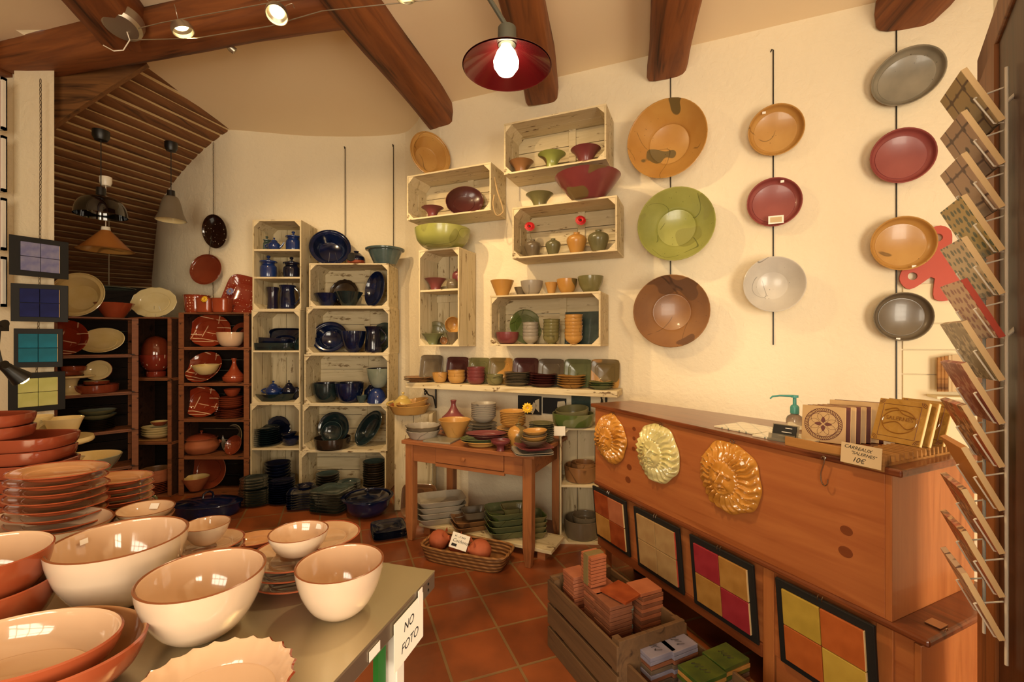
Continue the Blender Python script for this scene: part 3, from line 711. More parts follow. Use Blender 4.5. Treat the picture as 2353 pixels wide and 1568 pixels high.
EN = ['topmost, with two leaning oval dishes', 'second down, with the cream cake stand', 'third down, with green stacked bowls', 'fourth down, behind cream trough dishes', 'lowest, behind the white table']
for i in range(5):
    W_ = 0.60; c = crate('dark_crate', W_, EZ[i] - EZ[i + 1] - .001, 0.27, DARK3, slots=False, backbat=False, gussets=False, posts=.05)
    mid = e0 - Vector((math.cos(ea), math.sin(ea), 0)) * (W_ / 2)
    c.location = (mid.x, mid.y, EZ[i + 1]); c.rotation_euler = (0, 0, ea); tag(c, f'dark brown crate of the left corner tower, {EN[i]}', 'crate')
def ep(px, d=0.12):                                  # point on the left-corner tower, d metres behind its front, under pixel column px
    k = (px - CX) / F; f = Vector((math.cos(ea), math.sin(ea))); nb = Vector((-math.sin(ea), math.cos(ea))); o = Vector((e0.x, e0.y)) + nb * d
    # o + s*f = (k*D, D)
    s_ = (k * o.y - o.x) / (f.x - k * f.y); return (o.y + s_ * f.y)

# ---- narrow tower contents
pot('jar', .062, .13, 'slate', (kv(613, 4.78), 4.78, zs1b), 'lidded_jar', 'greenish blue lidded jar behind the small blue teapot', lid=('flat', .062, .03), knob=.016)
teapot(.062, .10, 'blue', (kv(630, 4.66), 4.66, zs1b), 'teapot', 'small blue teapot in the top compartment of narrow tower', rz=0)
pot('jar', .072, .145, 'blue', (kv(674, 4.68), 4.68, zs1b), 'lidded_jar', 'blue lidded jar to the right of the small blue teapot', lid=('flat', .074, .04), knob=.018)
pot('jar', .080, .165, 'blue', (kv(617, 4.68), 4.68, zs1a), 'lidded_jar', 'bright blue lidded jar beside the near-black lidded jar', lid=('flat', .082, .045), knob=.02)
pot('jar', .078, .15, 'midnight', (kv(670, 4.68), 4.68, zs1a), 'lidded_jar', 'near-black lidded jar beside the bright blue one', lid=('flat', .08, .045), knob=.02)
pot('mug', .062, .235, 'darkplum', (kv(627, 4.74), 4.74, fc1), 'tall_vase', 'tall dark plum waisted vase beside the blue jug', 'vase')
pot('jugbody', .082, .245, 'navy', (kv(661, 4.66), 4.66, fc1), 'jug', 'tall dark blue jug with long handle on bottom of top crate', handles=[(0, .22, .05, .072, .055, .007)])
Lean('casserole', 'midnight', 655, 771, .19, .05, 4.84, 0, 12, 'roasting_dish', 'large rectangular black-blue roasting dish leaning at the back', 'dish', sxy=(1, .62), sq=5.0, zf=zs2)
Lean('pie', 'midnight', 655, 788, .10, .03, 4.72, 10, 30, 'oval_dish', 'small glossy black oval dish leaning inside the roasting dishes', 'dish', sxy=(1.1, .55), zf=zs2 + .06)
I('casserole', 'inkgreen', 630, 98, 16, 4.70, zs2, 'roasting_dish', 'grey-rimmed black rectangular dish lying flat in narrow tower', 'dish', sy=.6, sq=5.0)
I('casserole', 'midnight', 626, 88, 14, 4.76, zs2 + .062, 'roasting_dish', 'black rectangular dish lying on top of the grey-rimmed one', 'dish', sy=.55, sq=5.0, tilt=(0, 3))
Lean('casserole', 'inkgreen', 684, 785, .07, .02, 4.66, -30, 15, 'oval_dish', 'small dark dish standing on edge at the right of narrow tower', 'dish', sxy=(.7, 1), zf=zs2)
I('pie', 'inkgreen', 634, 94, 16, 4.72, fc2, 'round_tray', 'wide dark green-black tray under the blue sugar bowl', 'dish', sy=.8)
teapot(.078, .12, 'blue', (kv(628, 4.70), 4.70, fc2 + .035), 'sugar_bowl', 'blue two-handled sugar bowl with lid on the dark tray', cat='sugar bowl', sugar=True)
teapot(.066, .125, 'midnight', (kv(664, 4.72), 4.72, fc2 + .035), 'teapot', 'near-black teapot to the right of the blue sugar bowl', rz=180)
I('halfbowl', 'midnight', 684, 40, 26, 4.80, fc2, 'bowl', 'black bowl half hidden at right behind near-black teapot')
Lean('plate', 'midnight', 637, 978, .14, .025, 4.84, 0, 14, 'plate', 'black scalloped plate standing upright behind the plate stack', scal=(22, .02), zf=zs3)
stack('plate', 'inkgreen', 611, 59, 42, 9, 4.70, zs3, 'plate', 'blackish green plate', 'in narrow tower stack', 'plates stacked in the narrow tower')
I('bowl', 'navy', 668, 42, 18, 4.70, zs3, 'bowl', 'dark blue bowl beside the blackish green plate stack', sy=.9)
I('bowl', 'midnight', 664, 36, 9, 4.70, zs3 + .085, 'bowl', 'small black bowl nested on the dark blue bowl', tilt=(0, -6))
stack('bowl', 'midnight', 638, 56, 40, 5, 4.66, .12, 'bowl', 'black bowl', 'in pile on black plates', 'black bowls at the foot of the narrow tower', hp=.05)
stack('plate', 'midnight', 640, 70, 31, 5, 4.66, .014, 'plate', 'black plate', 'under the pile of black bowls', 'black plates at the foot of the narrow tower')
stack('plate', 'inkgreen', 588, 72, 34, 6, 4.30, 0.002, 'plate', 'dark green dinner plate', 'on floor by blue casserole', 'dark green dinner plates on the floor', sy=.9)
stack('plate', 'inkgreen', 584, 59, 24, 4, 4.32, 0.145, 'plate', 'smaller dark green plate', 'on the dark green dinner plates', 'small dark green plates on the floor')
stack('plate', 'midnight', 648, 56, 50, 10, 4.34, 0.002, 'plate', 'glossy black side plate', 'in tallest floor stack', 'black side plates on the floor')
stack('plate', 'navy', 695, 62, 38, 7, 4.22, 0.002, 'square_plate', 'dark blue square plate', 'on the floor', 'dark blue square plates on the floor', 'plate', sq=5.0, rz=14)
I('plate', 'midnight', 700, 44, 8, 4.24, .165, 'plate', 'small black round plate on the dark blue square plates')
# blue oval casserole on the floor
D_ = 4.05; root = pot('casserole', .27, .10, 'navy', (sx(478, D_), D_, 0.0), 'oval_casserole', 'large dark blue oval casserole with lid on the floor', 'casserole', rz=8)
for k_ in kids(root): k_.scale = (1, .62, 1)
b = MB(); b.rings([(0, 0, 0)] + [(a * .27, c * .055, 0) for a, c in cr([(1.04, 0), (1.05, .2), (.8, .55), (.4, .9), (.02, 1)], 4)] + [(0, .055, 0)], 48)
l_ = b.build('lid', 'navy', root, loc=(0, 0, .1)); l_.scale = (1, .62, 1)
MB().tube([(-.06, 0, .05), (-.05, 0, .085), (-.02, 0, .10), (.02, 0, .10), (.05, 0, .085), (.06, 0, .05)], .009, 10).build('lid_handle', 'midnight', l_, rot=(0, 0, R(60)))
# ---- wide tower contents
Lean('basin', 'navy', 759, 560, .205, .12, 4.72, 20, 18, 'bowl', 'large dark blue bowl propped on top of the wide tower', zf=zy(605, D0))
wire_easel(762, 4.70, zy(605, D0), 'wire stand holding the large dark blue bowl on top', .14, group=None)
p_ = pot('globe', .088, .12, ('midnight', 'terradark'), (kv(819, 4.68), 4.68, zy(605, D0)), 'oil_burner', 'round black and orange oil burner on top of wide tower', 'oil burner')
p_.children[0].name = 'body'; lathe_neck = MB().rings([(.02, 0, 0), (.018, .012, 0), (.028, .028, 0), (.02, .028, 0), (.0, .01, 0)], 20).build('neck', 'midnight', p_, loc=(0, 0, .115))
MB().rings([(.0, 0, 0), (.04, 0.001, 0), (.046, .006, 0), (.04, .01, 0), (0, .004, 0)], 24, mi_fn=lambda i: 0).build('opening', 'blackframe', p_, mat=face_matrix(Vector((-.022, -.079, .07)), (-.25, -1, .12)))
MB().rings([(.048, 0, 0), (.0905, .02, 0), (.0885, .045, 0), (.086, .045, 0)], 32).build('orange_band', 'terra', p_, loc=(0, 0, -.0))
I('basin', 'steel', 885, 88, 36, 4.66, zy(605, D0), 'basin', 'large steel blue flared basin on top of the wide tower')
Lean('pie', 'brownblack', 790, 668, .155, .03, 4.84, 0, 10, 'tart_dish', 'dark brown scalloped tart dish standing at back of crate', 'dish', scal=(24, .025), zf=fb1)
I('cone', 'navy', 752, 56, 29, 4.66, fb1, 'bowl', 'dark blue flared bowl at left of topmost wide crate')
I('cone', ('inkgreen', 'navy'), 801, 64, 32, 4.64, fb1, 'bowl', 'dark blue-green flared bowl in front of the scalloped tart dish')
Lean('bowl', 'navy', 860, 661, .19, .06, 4.72, -34, 10, 'platter', 'large dark blue platter leaning at right of topmost wide crate', sxy=(.80, 1), zf=fb1)
Lean('basin', ('midnight', 'navy'), 757, 773, .165, .10, 4.74, 8, 14, 'bowl', 'large dark blue bowl leaning at left of the jug crate', zf=fb2, sxy=(1.1, 1))
I('egg', ('navy', 'midnight'), 812, 56, 49, 4.64, fb2, 'planter', 'deep blue round pot between the leaning bowl and jug', 'pot')
pot('jugbody', .088, .265, 'midnight', (kv(858, 4.64), 4.64, fb2), 'jug', 'glossy black-blue jug with handle standing at the right', handles=[(0, .24, .08, .07, .06, .008)])
Lean('plate', 'slate', 880, 775, .16, .03, 4.86, -20, 10, 'plate', 'slate grey plate leaning behind the glossy black-blue jug', zf=fb2)
I('halfbowl', ('inkgreen', 'midnight'), 750, 62, 43, 4.66, fb3, 'bowl', 'wide green-black bowl at left in middle wide crate')
I('halfbowl', ('navy', 'midnight'), 803, 64, 45, 4.62, fb3, 'bowl', 'wide deep blue bowl at the centre of middle wide crate')
pot('bowl', .053, .075, 'slate', (kv(831, 4.58), 4.58, fb3), 'cup', 'small dark green-grey cup in front of the blue bowls')
I('globe', 'navy', 856, 38, 36, 4.72, fb3, 'vase', 'dark blue round pot behind the upturned blue bowl', 'pot')
I('egg', ('blue', 'navy'), 866, 44, 33, 4.62, fb3 + .145, 'bowl', 'dark blue bowl standing upturned under the grey-green bowl', tilt=(180, 0))
I('egg', ('greygreen', 'midnight'), 870, 54, 44, 4.62, fb3 + .15, 'bowl', 'grey-green tall bowl stacked on the upturned blue bowl')
I('casserole', 'brownblack', 764, 80, 24, 4.64, fb4, 'pan', 'low round brown-black pan lying under leaning black plates', 'dish')
Lean('deepplate', ('midnight', 'inkgreen'), 766, 975, .165, .05, 4.74, 0, 12, 'plate', 'large glossy black plate leaning in fourth wide crate', 'plate', zf=fb4 + .02)
Lean('bowl', ('steel', 'inkgreen'), 762, 990, .105, .035, 4.66, 4, 14, 'bowl', 'smaller glossy black bowl leaning in front of black plate', zf=fb4 + .055)
Lean('basin', ('slate', 'inkgreen'), 846, 984, .205, .08, 4.70, -18, 14, 'basin', 'long green-black oval basin leaning diagonally in fourth wide crate', sxy=(.56, 1.0), roll=-32, zf=None)
stack('bowl', ('brownblack', 'slate'), 753, 52, 33, 5, 4.72, .02, 'bowl', 'dark grey-green bowl', 'at left of bottom wide crate', 'dark grey-green bowls in the bottom wide crate', hp=.045)
stack('plate', 'slate', 745, 74, 8, 1, 4.66, .014, 'plate', 'dark green plate', 'beneath the small dark bowls', None)
stack('plate', ('brownblack', 'slate'), 802, 52, 20, 3, 4.66, .014, 'plate', 'slate green plate', 'at centre of bottom wide crate', 'slate green plates in the bottom wide crate', hp=.03)
stack('bowl', ('brownblack', 'slate'), 860, 51, 64, 11, 4.70, .014, 'bowl', 'dark grey deep plate', 'in tall stack at right', 'dark grey deep plates in the bottom wide crate', 'plate', hp=.05)
stack('plate', ('brownblack', 'slate'), 765, 80, 48, 8, 4.16, .002, 'square_plate', 'grey-green square plate', 'on floor before wide tower', 'grey-green square plates on the floor', 'plate', sq=6.0, rz=-12, hp=.022)
root = pot('halfbowl', .205, .17, 'navy', (kv(845, 4.05), 4.05, 0), 'round_casserole', 'round dark blue casserole bowl on floor at tower foot', 'casserole')
knobbed_lid(root, .185, .03, 'dome', 'midnight', (0, 0, .16), .02)
for k_ in kids(root):
    pass
MB().rings([(.2, 0, 0), (.225, .004, 0), (.225, .012, 0), (.2, .014, 0)], 48).build('rim', 'navy', root, loc=(0, 0, .155))
# ---- orange-ware tower
D1 = 4.54
Lean('plate', 'drip', 481, 762, .215, .03, 4.70, 4, 10, 'plate', 'terracotta scalloped plate with cream drips, in topmost dark crate', scal=(26, .012), zf=ff[0], sxy=(1, .80))
I('halfbowl', ('blush', 'creamold'), 530, 57, 33, 4.62, ff[0], 'bowl', 'cream bowl in front of the topmost terracotta plate')
Lean('plate', 'terrainner', 553, 765, .13, .03, 4.76, -10, 12, 'plate', 'dark terracotta plate behind the cream bowl', zf=ff[0])
Lean('bowl', 'drip', 467, 853, .18, .05, 4.64, 0, 32, 'bowl', 'terracotta bowl with cream lines, tilted behind cream bowl', zf=None, center=Vector((sx(467, 4.64), 4.64, ff[1] + .16)))
I('bowl', ('creamold', 'creamold'), 474, 55, 21, 4.585, ff[1] + .085, 'bowl', 'small cream bowl resting inside the tilted terracotta bowl', tilt=(4, 0))
root = empty('tagine', (kv(538, 4.64), 4.64, ff[1]), 0, 'glossy orange-red tagine with conical lid in the dark tower', 'tagine')
place('base', lathe(.105, .06, 'tagbase', 'orange', name='base'), root); place('lid', lathe(.092, .185, 'taglid', 'orange', name='lid', closed=True), root, loc=(0, 0, .061))
Lean('plate', 'drip', 463, 925, .18, .03, 4.67, 6, 10, 'plate', 'terracotta scalloped plate with broad cream strokes, in middle crate', scal=(26, .012), zf=ff[2], sxy=(1, .88))
stack('plate', 'terra', 530, 62, 20, 5, 4.66, ff[2], 'plate', 'terracotta dinner plate', 'in middle dark crate', 'terracotta dinner plates in the dark tower')
stack('bowl', 'terra', 531, 52, 25, 5, 4.66, ff[2] + .095, 'bowl', 'terracotta deep plate', 'on the terracotta dinner plates', 'terracotta deep plates in the dark tower', 'plate', hp=.035)
I('bowl', 'orange', 534, 35, 17, 4.66, ff[2] + .215, 'bowl', 'small orange bowl on top of the terracotta plate stack')
root = pot('lowpot', .162, .155, 'clay', (kv(463, 4.70), 4.70, ff[3]), 'lidded_pot', 'round brown clay cooking pot with lid in dark tower', 'pot', lid=('dome', .135, .05), knob=.016, lidmats='terra', handles=[(20, .12, .095, .155, .02, .009), (160, .12, .095, .155, .02, .009)])
Lean('bowl', ('creamold', 'taupe'), 532, 1008, .145, .06, 4.74, -22, 16, 'bowl', 'large grey-lined bowl leaning behind small terracotta bowl', zf=ff[3])
Lean('bowl', ('terra', 'terrainner'), 535, 1018, .10, .045, 4.64, -16, 24, 'bowl', 'terracotta bowl leaning in front of the grey-lined bowl', zf=ff[3])
Lean('plate', ('clay', 'terrainner'), 478, 1086, .185, .03, 4.72, 0, 10, 'plate', 'large plain terracotta plate standing in the lowest dark crate', zf=ff[4])
I('widebowl', ('clay', 'creamold'), 450, 55, 30, 4.60, ff[4] + .02, 'bowl', 'flared clay bowl lined cream beside large terracotta plate')
# on top of the orange-ware tower
zf_ = zy(718, D1)
I('planter', 'dotorange', 453, 56, 40, 4.66, zf_, 'planter', 'white-dotted orange round pot on top of dark tower', 'pot')
r_ = I('planter', 'orange', 474, 37, 32, 4.58, zf_, 'planter', 'small orange square pot with a yellow flower', 'pot', sq=4.0)
r_ = I('planter', 'orange', 511, 38, 32, 4.58, zf_, 'planter', 'small orange square pot with a white button flower', 'pot', sq=4.0)
Lean('deepplate', 'dotred', 557, 678, .22, .05, 4.74, 16, 16, 'square_dish', 'large dotted red square dish leaning beside the white tower', 'dish', sq=5.0, sxy=(.8, .95), zf=zf_, roll=-14)
def daisy(loc, r, mat, name, label, stem=None, petals=12, normal=(0, -1, .25), cat='flower'):
    root = empty(name, (0, 0, 0), 0, label, cat); root.location = loc; m = face_matrix(Vector((0, 0, 0)), normal)
    b = MB()
    for ring, (n_, l, lift) in enumerate(((petals, 1, 0), (petals - 2, .7, .15))):
        for k in range(n_):
            a = 2 * PI * k / n_ + ring * .2; c, s_ = math.cos(a), math.sin(a); w_ = .19 * r * 1.3
            p = [(0.12 * r, -w_ * .4, .05 * r), (.65 * l * r, -w_, (.18 + lift) * r), (l * r, 0, (.05 + lift) * r), (.65 * l * r, w_, (.18 + lift) * r), (.12 * r, w_ * .4, .05 * r)]
            vs = [(x * c - y * s_, x * s_ + y * c, z) for x, y, z in p] + [(x * c - y * s_, x * s_ + y * c, z - .04 * r) for x, y, z in p]
            b.add(vs, [(0, 1, 2, 3, 4), (9, 8, 7, 6, 5), (0, 5, 6, 1), (1, 6, 7, 2), (2, 7, 8, 3), (3, 8, 9, 4)])
    b.build('petals', mat, root, mat=m, smooth=0)
    MB().rings([(0, 0, 0), (.2 * r, .02 * r, 0), (.18 * r, .2 * r, 0), (0, .26 * r, 0)], 14).build('flower_centre', 'brownblack' if mat == 'redpetal' else 'amber', root, mat=m)
    if stem: MB().tube([Vector(p) - Vector(loc) for p in stem], .0022, 6).build('stem', 'stem', root)
    return root
daisy(pt(470, 688, 4.50), .035, 'yellowpetal', 'daisy', 'yellow daisy stuck on the small orange square pot')
daisy(pt(500, 690, 4.525), .016, 'porcelain', 'button_flower', 'tiny white button flower between two small orange pots', petals=8)
daisy(pt(529, 670, 4.70), .042, 'periwinkle', 'daisy', 'blue-grey daisy on the dotted red square dish')
# plates on the chain of the curved wall
def curveD(px): 
    k = (px - CX) / F; best = None
    for a, c in zip(cc[:-1], cc[1:]):
        # a + t(c-a) on ray x = k*y
        den = (c[0] - a[0]) - k * (c[1] - a[1]); t = (k * a[1] - a[0]) / den if abs(den) > 1e-9 else -1
        if -1e-6 <= t <= 1 + 1e-6: best = a[1] + t * (c[1] - a[1])
    return best
def chain(name, label, pts, pitch=0.028, r=0.0018, m='steelwire', w=0.009):
    b = MB(); n = 0
    for a, c in zip(pts[:-1], pts[1:]):
        a, c = Vector(a), Vector(c); L = (c - a).length; k = max(1, int(L / pitch))
        for i in range(k):
            p = a + (c - a) * ((i + .5) / k); l = L / k * .62; loop = []
            for j in range(10):
                an = 2 * PI * j / 10; u = math.cos(an) * w / 2; v = math.sin(an) * l
                loop.append((p.x + (u if n % 2 == 0 else 0), p.y + (0 if n % 2 == 0 else u), p.z + v))
            b.tube(loop, r, 5, closed=True); n += 1
    return tag(b.build(name, m), label, 'chain')
Dc = curveD(490) - 0.05
chain('hanging_chain', 'thin metal chain carrying the brown dotted and red plates', [pt(490, 328, Dc), pt(491, 500, Dc), pt(480, 590, Dc), pt(490, 655, Dc), pt(490, 700, Dc)])
tl = nrm(-18, -6)
Lean('coupe', 'dotbrown', 492, 532, .19, .03, Dc - .06, 0, 0, 'plate', 'dark brown plate with cream dots on the wall chain', normal=nrm(-22, -10), sxy=(1, .92))
Lean('coupe', ('terra', 'terrainner'), 472, 619, .185, .03, Dc - .08, 0, 0, 'plate', 'plain red-brown plate hanging below the dotted plate', normal=nrm(-6, 12), sxy=(1, .9), roll=-24)
# middle dark tower
root = empty('egg_pot', (kv(359, 4.645), 4.645, fg_[0] + .0), 0, 'red dotted egg-shaped pot on a foot, in dark crate', 'pot')
place('foot', lathe(.095, .055, 'casserole', 'dotred', name='foot'), root).scale = (.9, .9, 1)
place('bowl', lathe(.148, .175, 'egg', 'dotred', name='bowl'), root, loc=(0, 0, .05)); place('egg_lid', lathe(.128, .19, 'eggtop', ('terradark'), name='egg_lid', closed=True), root, loc=(0, 0, .226))
MB().tube(handle_pts(.13, .19, .14, .13, .03, 7, PI), .008).build('handle', 'cream', root)
stack('bowl', ('creamold', 'cream'), 363, 62, 26, 4, 4.64, fg_[1] + .014, 'bowl', 'cream bowl', 'in middle dark tower', 'cream bowls in the middle dark tower', hp=.045)
MB().box(-.18, .18, -.1, .12, 0, .012).build('wooden_board', 'rackwood', loc=(kv(355, 4.64), 4.64, fg_[1]), rot=(0, 0, .1)); tag(bpy.data.objects['wooden_board'], 'thin wooden board beneath the stack of cream bowls', 'board')
I('bowl', ('terra', 'creamold'), 367, 36, 10, 4.64, fg_[1] + .135, 'bowl', 'small terracotta bowl lined cream on the cream bowls')
stack('plate', 'terraware', 358, 70, 24, 6, 4.62, fg_[2], 'plate', 'brown terracotta plate', 'in bottom middle crate', 'brown terracotta plates in the bottom middle crate')
stack('casserole', ('clay', 'umber'), 359, 60, 28, 2, 4.62, fg_[2] + .11, 'clay_dish', 'round brown clay dish', 'on terracotta plates', 'brown clay dishes in the bottom middle crate', 'dish', hp=.08)
Lean('plate', ('cream', 'cream'), 353, 684, .22, .03, 4.62, 4, 10, 'plate', 'cream oval scalloped plate standing on the middle tower', scal=(26, .018), sxy=(1.02, .72), zf=zy(729, 4.5))
wire_easel(356, 4.60, zy(729, 4.5), 'wire stand holding the cream oval scalloped plate', .12, group=None)
# left corner tower
def EI(kind, mats, px, r, H, z, name, label, d=.13, **kw):
    D = ep(px, d); return I(kind, mats, px, 1, 1, D, z, name, label, r=r, H=H, **kw)
t = .014
EI('cone', 'orange', 263, .155, .14, EZ[0], 'bowl', 'glossy orange-red bowl on top of the left corner tower')
Lean('basin', ('cream', 'creamold'), 176, 671, .21, .10, ep(172, .12), 18, 14, 'bowl', 'huge cream bowl standing on edge behind the tile panels', zf=EZ[0])
Lean('bowl', ('cream', 'creamold'), 233, 780, .185, .06, ep(233, .11), 14, 26, 'oval_dish', 'cream oval dish leaning in topmost left corner crate', 'dish', sxy=(1.0, .70), center=Vector((sx(233, ep(233, .11)), ep(233, .11), EZ[1] + t + .135)))
Lean('deepplate', ('drip', 'drip'), 152, 777, .16, .05, ep(152, .11), 30, 12, 'oval_dish', 'dark red oval dish leaning behind the teal tile panel', 'dish', zf=EZ[1] + t, sxy=(.95, 1))
EI('casserole', ('terra', 'terra'), 221, .165, .075, EZ[2] + t, 'round_dish', 'wide terracotta dish at right in second corner crate', cat='dish', d=.12)
EI('casserole', ('terra', 'creamold'), 222, .095, .03, EZ[2] + t + .078, 'round_dish', 'small terracotta dish lying on the wide terracotta dish', cat='dish', d=.12)
D = ep(222, .10); Lean('deepplate', ('terra', 'cream'), 225, 859, .105, .03, D, 12, 12, 'oval_dish', 'cream-lined terracotta oval dish standing on the round dishes', 'dish', sxy=(1.1, .9), zf=EZ[2] + t + .115)
D = ep(160, .10); root = empty('cake_stand', (sx(160, D), D, EZ[2] + t), 0, 'cream footed cake stand carrying shallow red dishes', 'cake stand')
place('stand', lathe(.17, .17, 'stand', 'cream', name='stand', closed=True), root)
for i_, (dx, r_) in enumerate(((.0, .12), (.045, .09))):
    o = place('red_dish', lathe(r_, .04, 'casserole', 'terra', name='red_dish'), None, loc=(sx(160, D) + dx * 2 - .03, D - dx * .5, EZ[2] + t + .172 + i_ * .042)); tag(o, ['wide shallow red dish standing on the cream cake stand', 'small shallow red dish upon the wide red dish'][i_], 'dish')
D = ep(222, .13); 
for i_ in range(6):
    o = place('plate', lathe(.125, .02, 'plate', 'brownblack', name='plate'), loc=(sx(224, D), D, EZ[3] + t + i_ * .016)); tag(o, f'dark brown plate, {(ORD[5 - i_] if i_ else "bottom one")} under green bowls in the corner tower', 'plate', 'dark brown plates in the left corner tower')
for i_ in range(2):
    o = place('bowl', lathe(.14, .05, 'bowl', ('mossplain', 'greygreen'), name='bowl'), loc=(sx(224, D), D, EZ[3] + t + .10 + i_ * .04)); tag(o, ['lower grey-green bowl on the dark brown plates', 'upper grey-green bowl on the dark brown plates'][i_], 'bowl')
# lamps hanging in the passage
def pendant(px, py_top, py_bot, w, Dp_, kind, mats, name, label, canopy, ctop, cordmat='cord', capmat='blackmetal', sock=.06, lid_r=.035, shade_only=False):
    r_ = w / 2 * Dp_ / F; zb = zy(py_bot, Dp_); zt = zy(py_top, Dp_); x = sx(px, Dp_); H_ = zt - zb
    root = empty(name, (x, Dp_, zb), 0, label, 'lamp')
    b = MB(); op = cr([(a * r_, c * H_) for a, c in PROF[kind]], 4); b.rings([(a, c, 0) for a, c in op] + [(max(a - .004, .002), max(c - .003, 0), 0) for a, c in reversed(op)], 48, mi_fn=lambda i: 0 if i < len(op) else 1)
    b.build('lamp_shade', mats, root, smooth=50)
    MB().rings([(0, 0, 0), (lid_r, 0, 0), (lid_r * .9, sock, 0), (0, sock, 0)], 20).build('socket', capmat, root, loc=(0, 0, H_ - .004))
    zc = zy(ctop[1], Dp_); MB().tube([(0, 0, H_ + sock - .01), (0, 0, zc - zb - .01)], .0035, 6).build('cord', cordmat, root)
    MB().rings([(0, 0, 0), (canopy * .75, 0, 0), (canopy, .03, 0), (canopy, .08, 0), (0, .08, 0)], 24).build('ceiling_cup', capmat, root, loc=(0, 0, zc - zb - .01))
    return root
pendant(232, 450, 496, 97, 3.80, 'shade', ('lampblack', 'lampblack'), 'pendant_lamp', 'glossy black domed pendant lamp under the rafters', .058, (232, 320), sock=.07)
pendant(393, 452, 507, 61, 4.30, 'bellshade', ('lampgrey', 'cream'), 'pendant_lamp', 'grey bell-shaped pendant lamp near the curved wall', .052, (392, 345), sock=.06, lid_r=.034)
pendant(243, 530, 576, 105, 4.10, 'coneshade', ('lamporange', 'amber'), 'pendant_lamp', 'orange cone-shaped pendant lamp below the black one', .045, (243, 425), cordmat='whitewire', capmat='porcelain', sock=.035, lid_r=.035)
D = 4.9; root = empty('pendant_lamp', pt(250, 662, D), 0, 'flat pale disc pendant lamp hanging low in the passage', 'lamp')
b = MB(); b.rings([(0, .035, 0), (.04, .035, 0), (.14, .024, 0), (.23, 0, 0), (.225, -.006, 0), (.1, .01, 0), (0, .012, 0)], 48).build('lamp_shade', 'greygreen', root)
MB().tube([(0, 0, .03), (0, 0, .36), (0, 0, .95)], .006, 8).build('rod', 'nickel', root)
# ================================================================ crates hung on the back wall
def wall_crate(pxl, pxr, pyt, pyb, label, name='hanging_crate', t=0.33, vertical=False, shelves=(), tpy=None, **kw):
    # pixel edges are those of the front opening; heights taken at the left front edge
    Dl, Dr = wD(pxl, t), wD(pxr, t); a = Vector((sx(pxl, Dl), Dl, 0)); c = Vector((sx(pxr, Dr), Dr, 0)); mid = (a + c) / 2
    zt, zb = zy(pyt, Dl), zy(pyb, Dl); W = (c - a).length
    o = crate(name, W, zt - zb, t - 0.02, WHITEV if vertical else WHITE3, vertical=vertical, shelves=shelves, **kw)
    o.location = (mid.x, mid.y, zb); o.rotation_euler = (0, 0, WANG); tag(o, label, 'crate')
    return zb + .014, zt
WR = math.degrees(WANG)
fL, tL = wall_crate(935, 1128, 405, 507, 'white wall crate with a rope handle, under the ochre basin')
fA, tA = wall_crate(1158, 1393, 285, 402, 'white wall crate, the highest, holding three flared vases')
fT, tT = wall_crate(962, 1055, 576, 796, 'tall white wall crate standing on end beneath the green bowl', vertical=True, slots=False, shelves=(0.575,))
zTs = fT - .014 + (tT - fT + .014) * .575 + .009
fV, tV = wall_crate(1177, 1418, 478, 595, 'white wall crate holding four small vases, two with red flowers')
fD, tD = wall_crate(1126, 1380, 680, 795, 'white wall crate, the lowest, holding stacked footed bowls')
# rope handles on the left-hand crate
b = MB(); base = wp(1137, 400, .20)
for px_, y0, y1, wl in ((1140, 405, 470, 14),):
    pts = [pt(1136, 407, 3.83), pt(1143, 440, 3.80), pt(1156, 480, 3.80), pt(1152, 492, 3.79), pt(1140, 494, 3.78), pt(1133, 470, 3.77), pt(1136, 448, 3.77)]
    b.tube(cr([tuple(p) for p in pts], 5), .006, 7)
tag(b.build('rope_loop', 'twine'), 'loop of thin rope on the right end of wall crate', 'rope')
def WI(kind, mats, px, w, h, t, z, name, label, cat=None, **kw):
    return I(kind, mats, px, w, h, wD(px, t), z, name, label, cat, **kw)
# knots of rope inside
for i_, (px_, py_) in enumerate(((949, 444), (952, 483))):
    b = MB(); c = pt(px_, py_, wD(px_, .2)); rr = random.Random(i_)
    pts = [(c.x + rr.uniform(-.02, .02), c.y + rr.uniform(-.01, .01), c.z + rr.uniform(-.022, .022)) for _ in range(12)]
    tag(b.build('rope_knot', 'twine') if b.tube(cr(pts, 4), .0045, 6) else None, ['upper knot of rope inside the left wall crate', 'lower knot of rope inside the left wall crate'][i_], 'rope')
Lean('bowl', ('umber', 'wineplain'), 1068, 445, .18, .06, wD(1068, .20), 14, 12, 'platter', 'large dark red platter leaning inside left wall crate', sxy=(.98, .78), zf=fL, roll=20)
WI('flare', 'wine', 994, 51, 27, .22, fL, 'flared_vase', 'small dark red flared vase in the left wall crate', 'vase')
Lean('basin', ('amber', 'amber'), 990, 335, .215, .12, wD(990, .22), 34, 8, 'basin', 'ochre yellow basin standing on edge atop left wall crate', sxy=(.92, 1), zf=tL)
WI('flaremid', 'umber', 1198, 57, 33, .2, fA, 'flared_vase', 'small brown flared vase at left in highest wall crate', 'vase')
WI('flare', 'olivestripe', 1268, 64, 40, .2, fA, 'flared_vase', 'green and brown striped flared vase in highest wall crate', 'vase')
WI('flaremid', 'wine', 1346, 69, 40, .2, fA, 'flared_vase', 'dark red flared vase at right in highest wall crate', 'vase')
WI('flaremid', 'moss', 1240, 64, 34, .2, tV, 'flared_vase', 'mossy green flared vase standing on the red-flower crate', 'vase')
WI('widebowl', ('winepatch', 'wine'), 1350, 150, 55, .27, tV, 'bowl', 'huge dark red bowl with an olive patch and cream drip')
WI('halfbowl', ('lime', 'lime'), 1017, 128, 45, .275, tT, 'bowl', 'wide mossy green bowl on top of the tall wall crate')
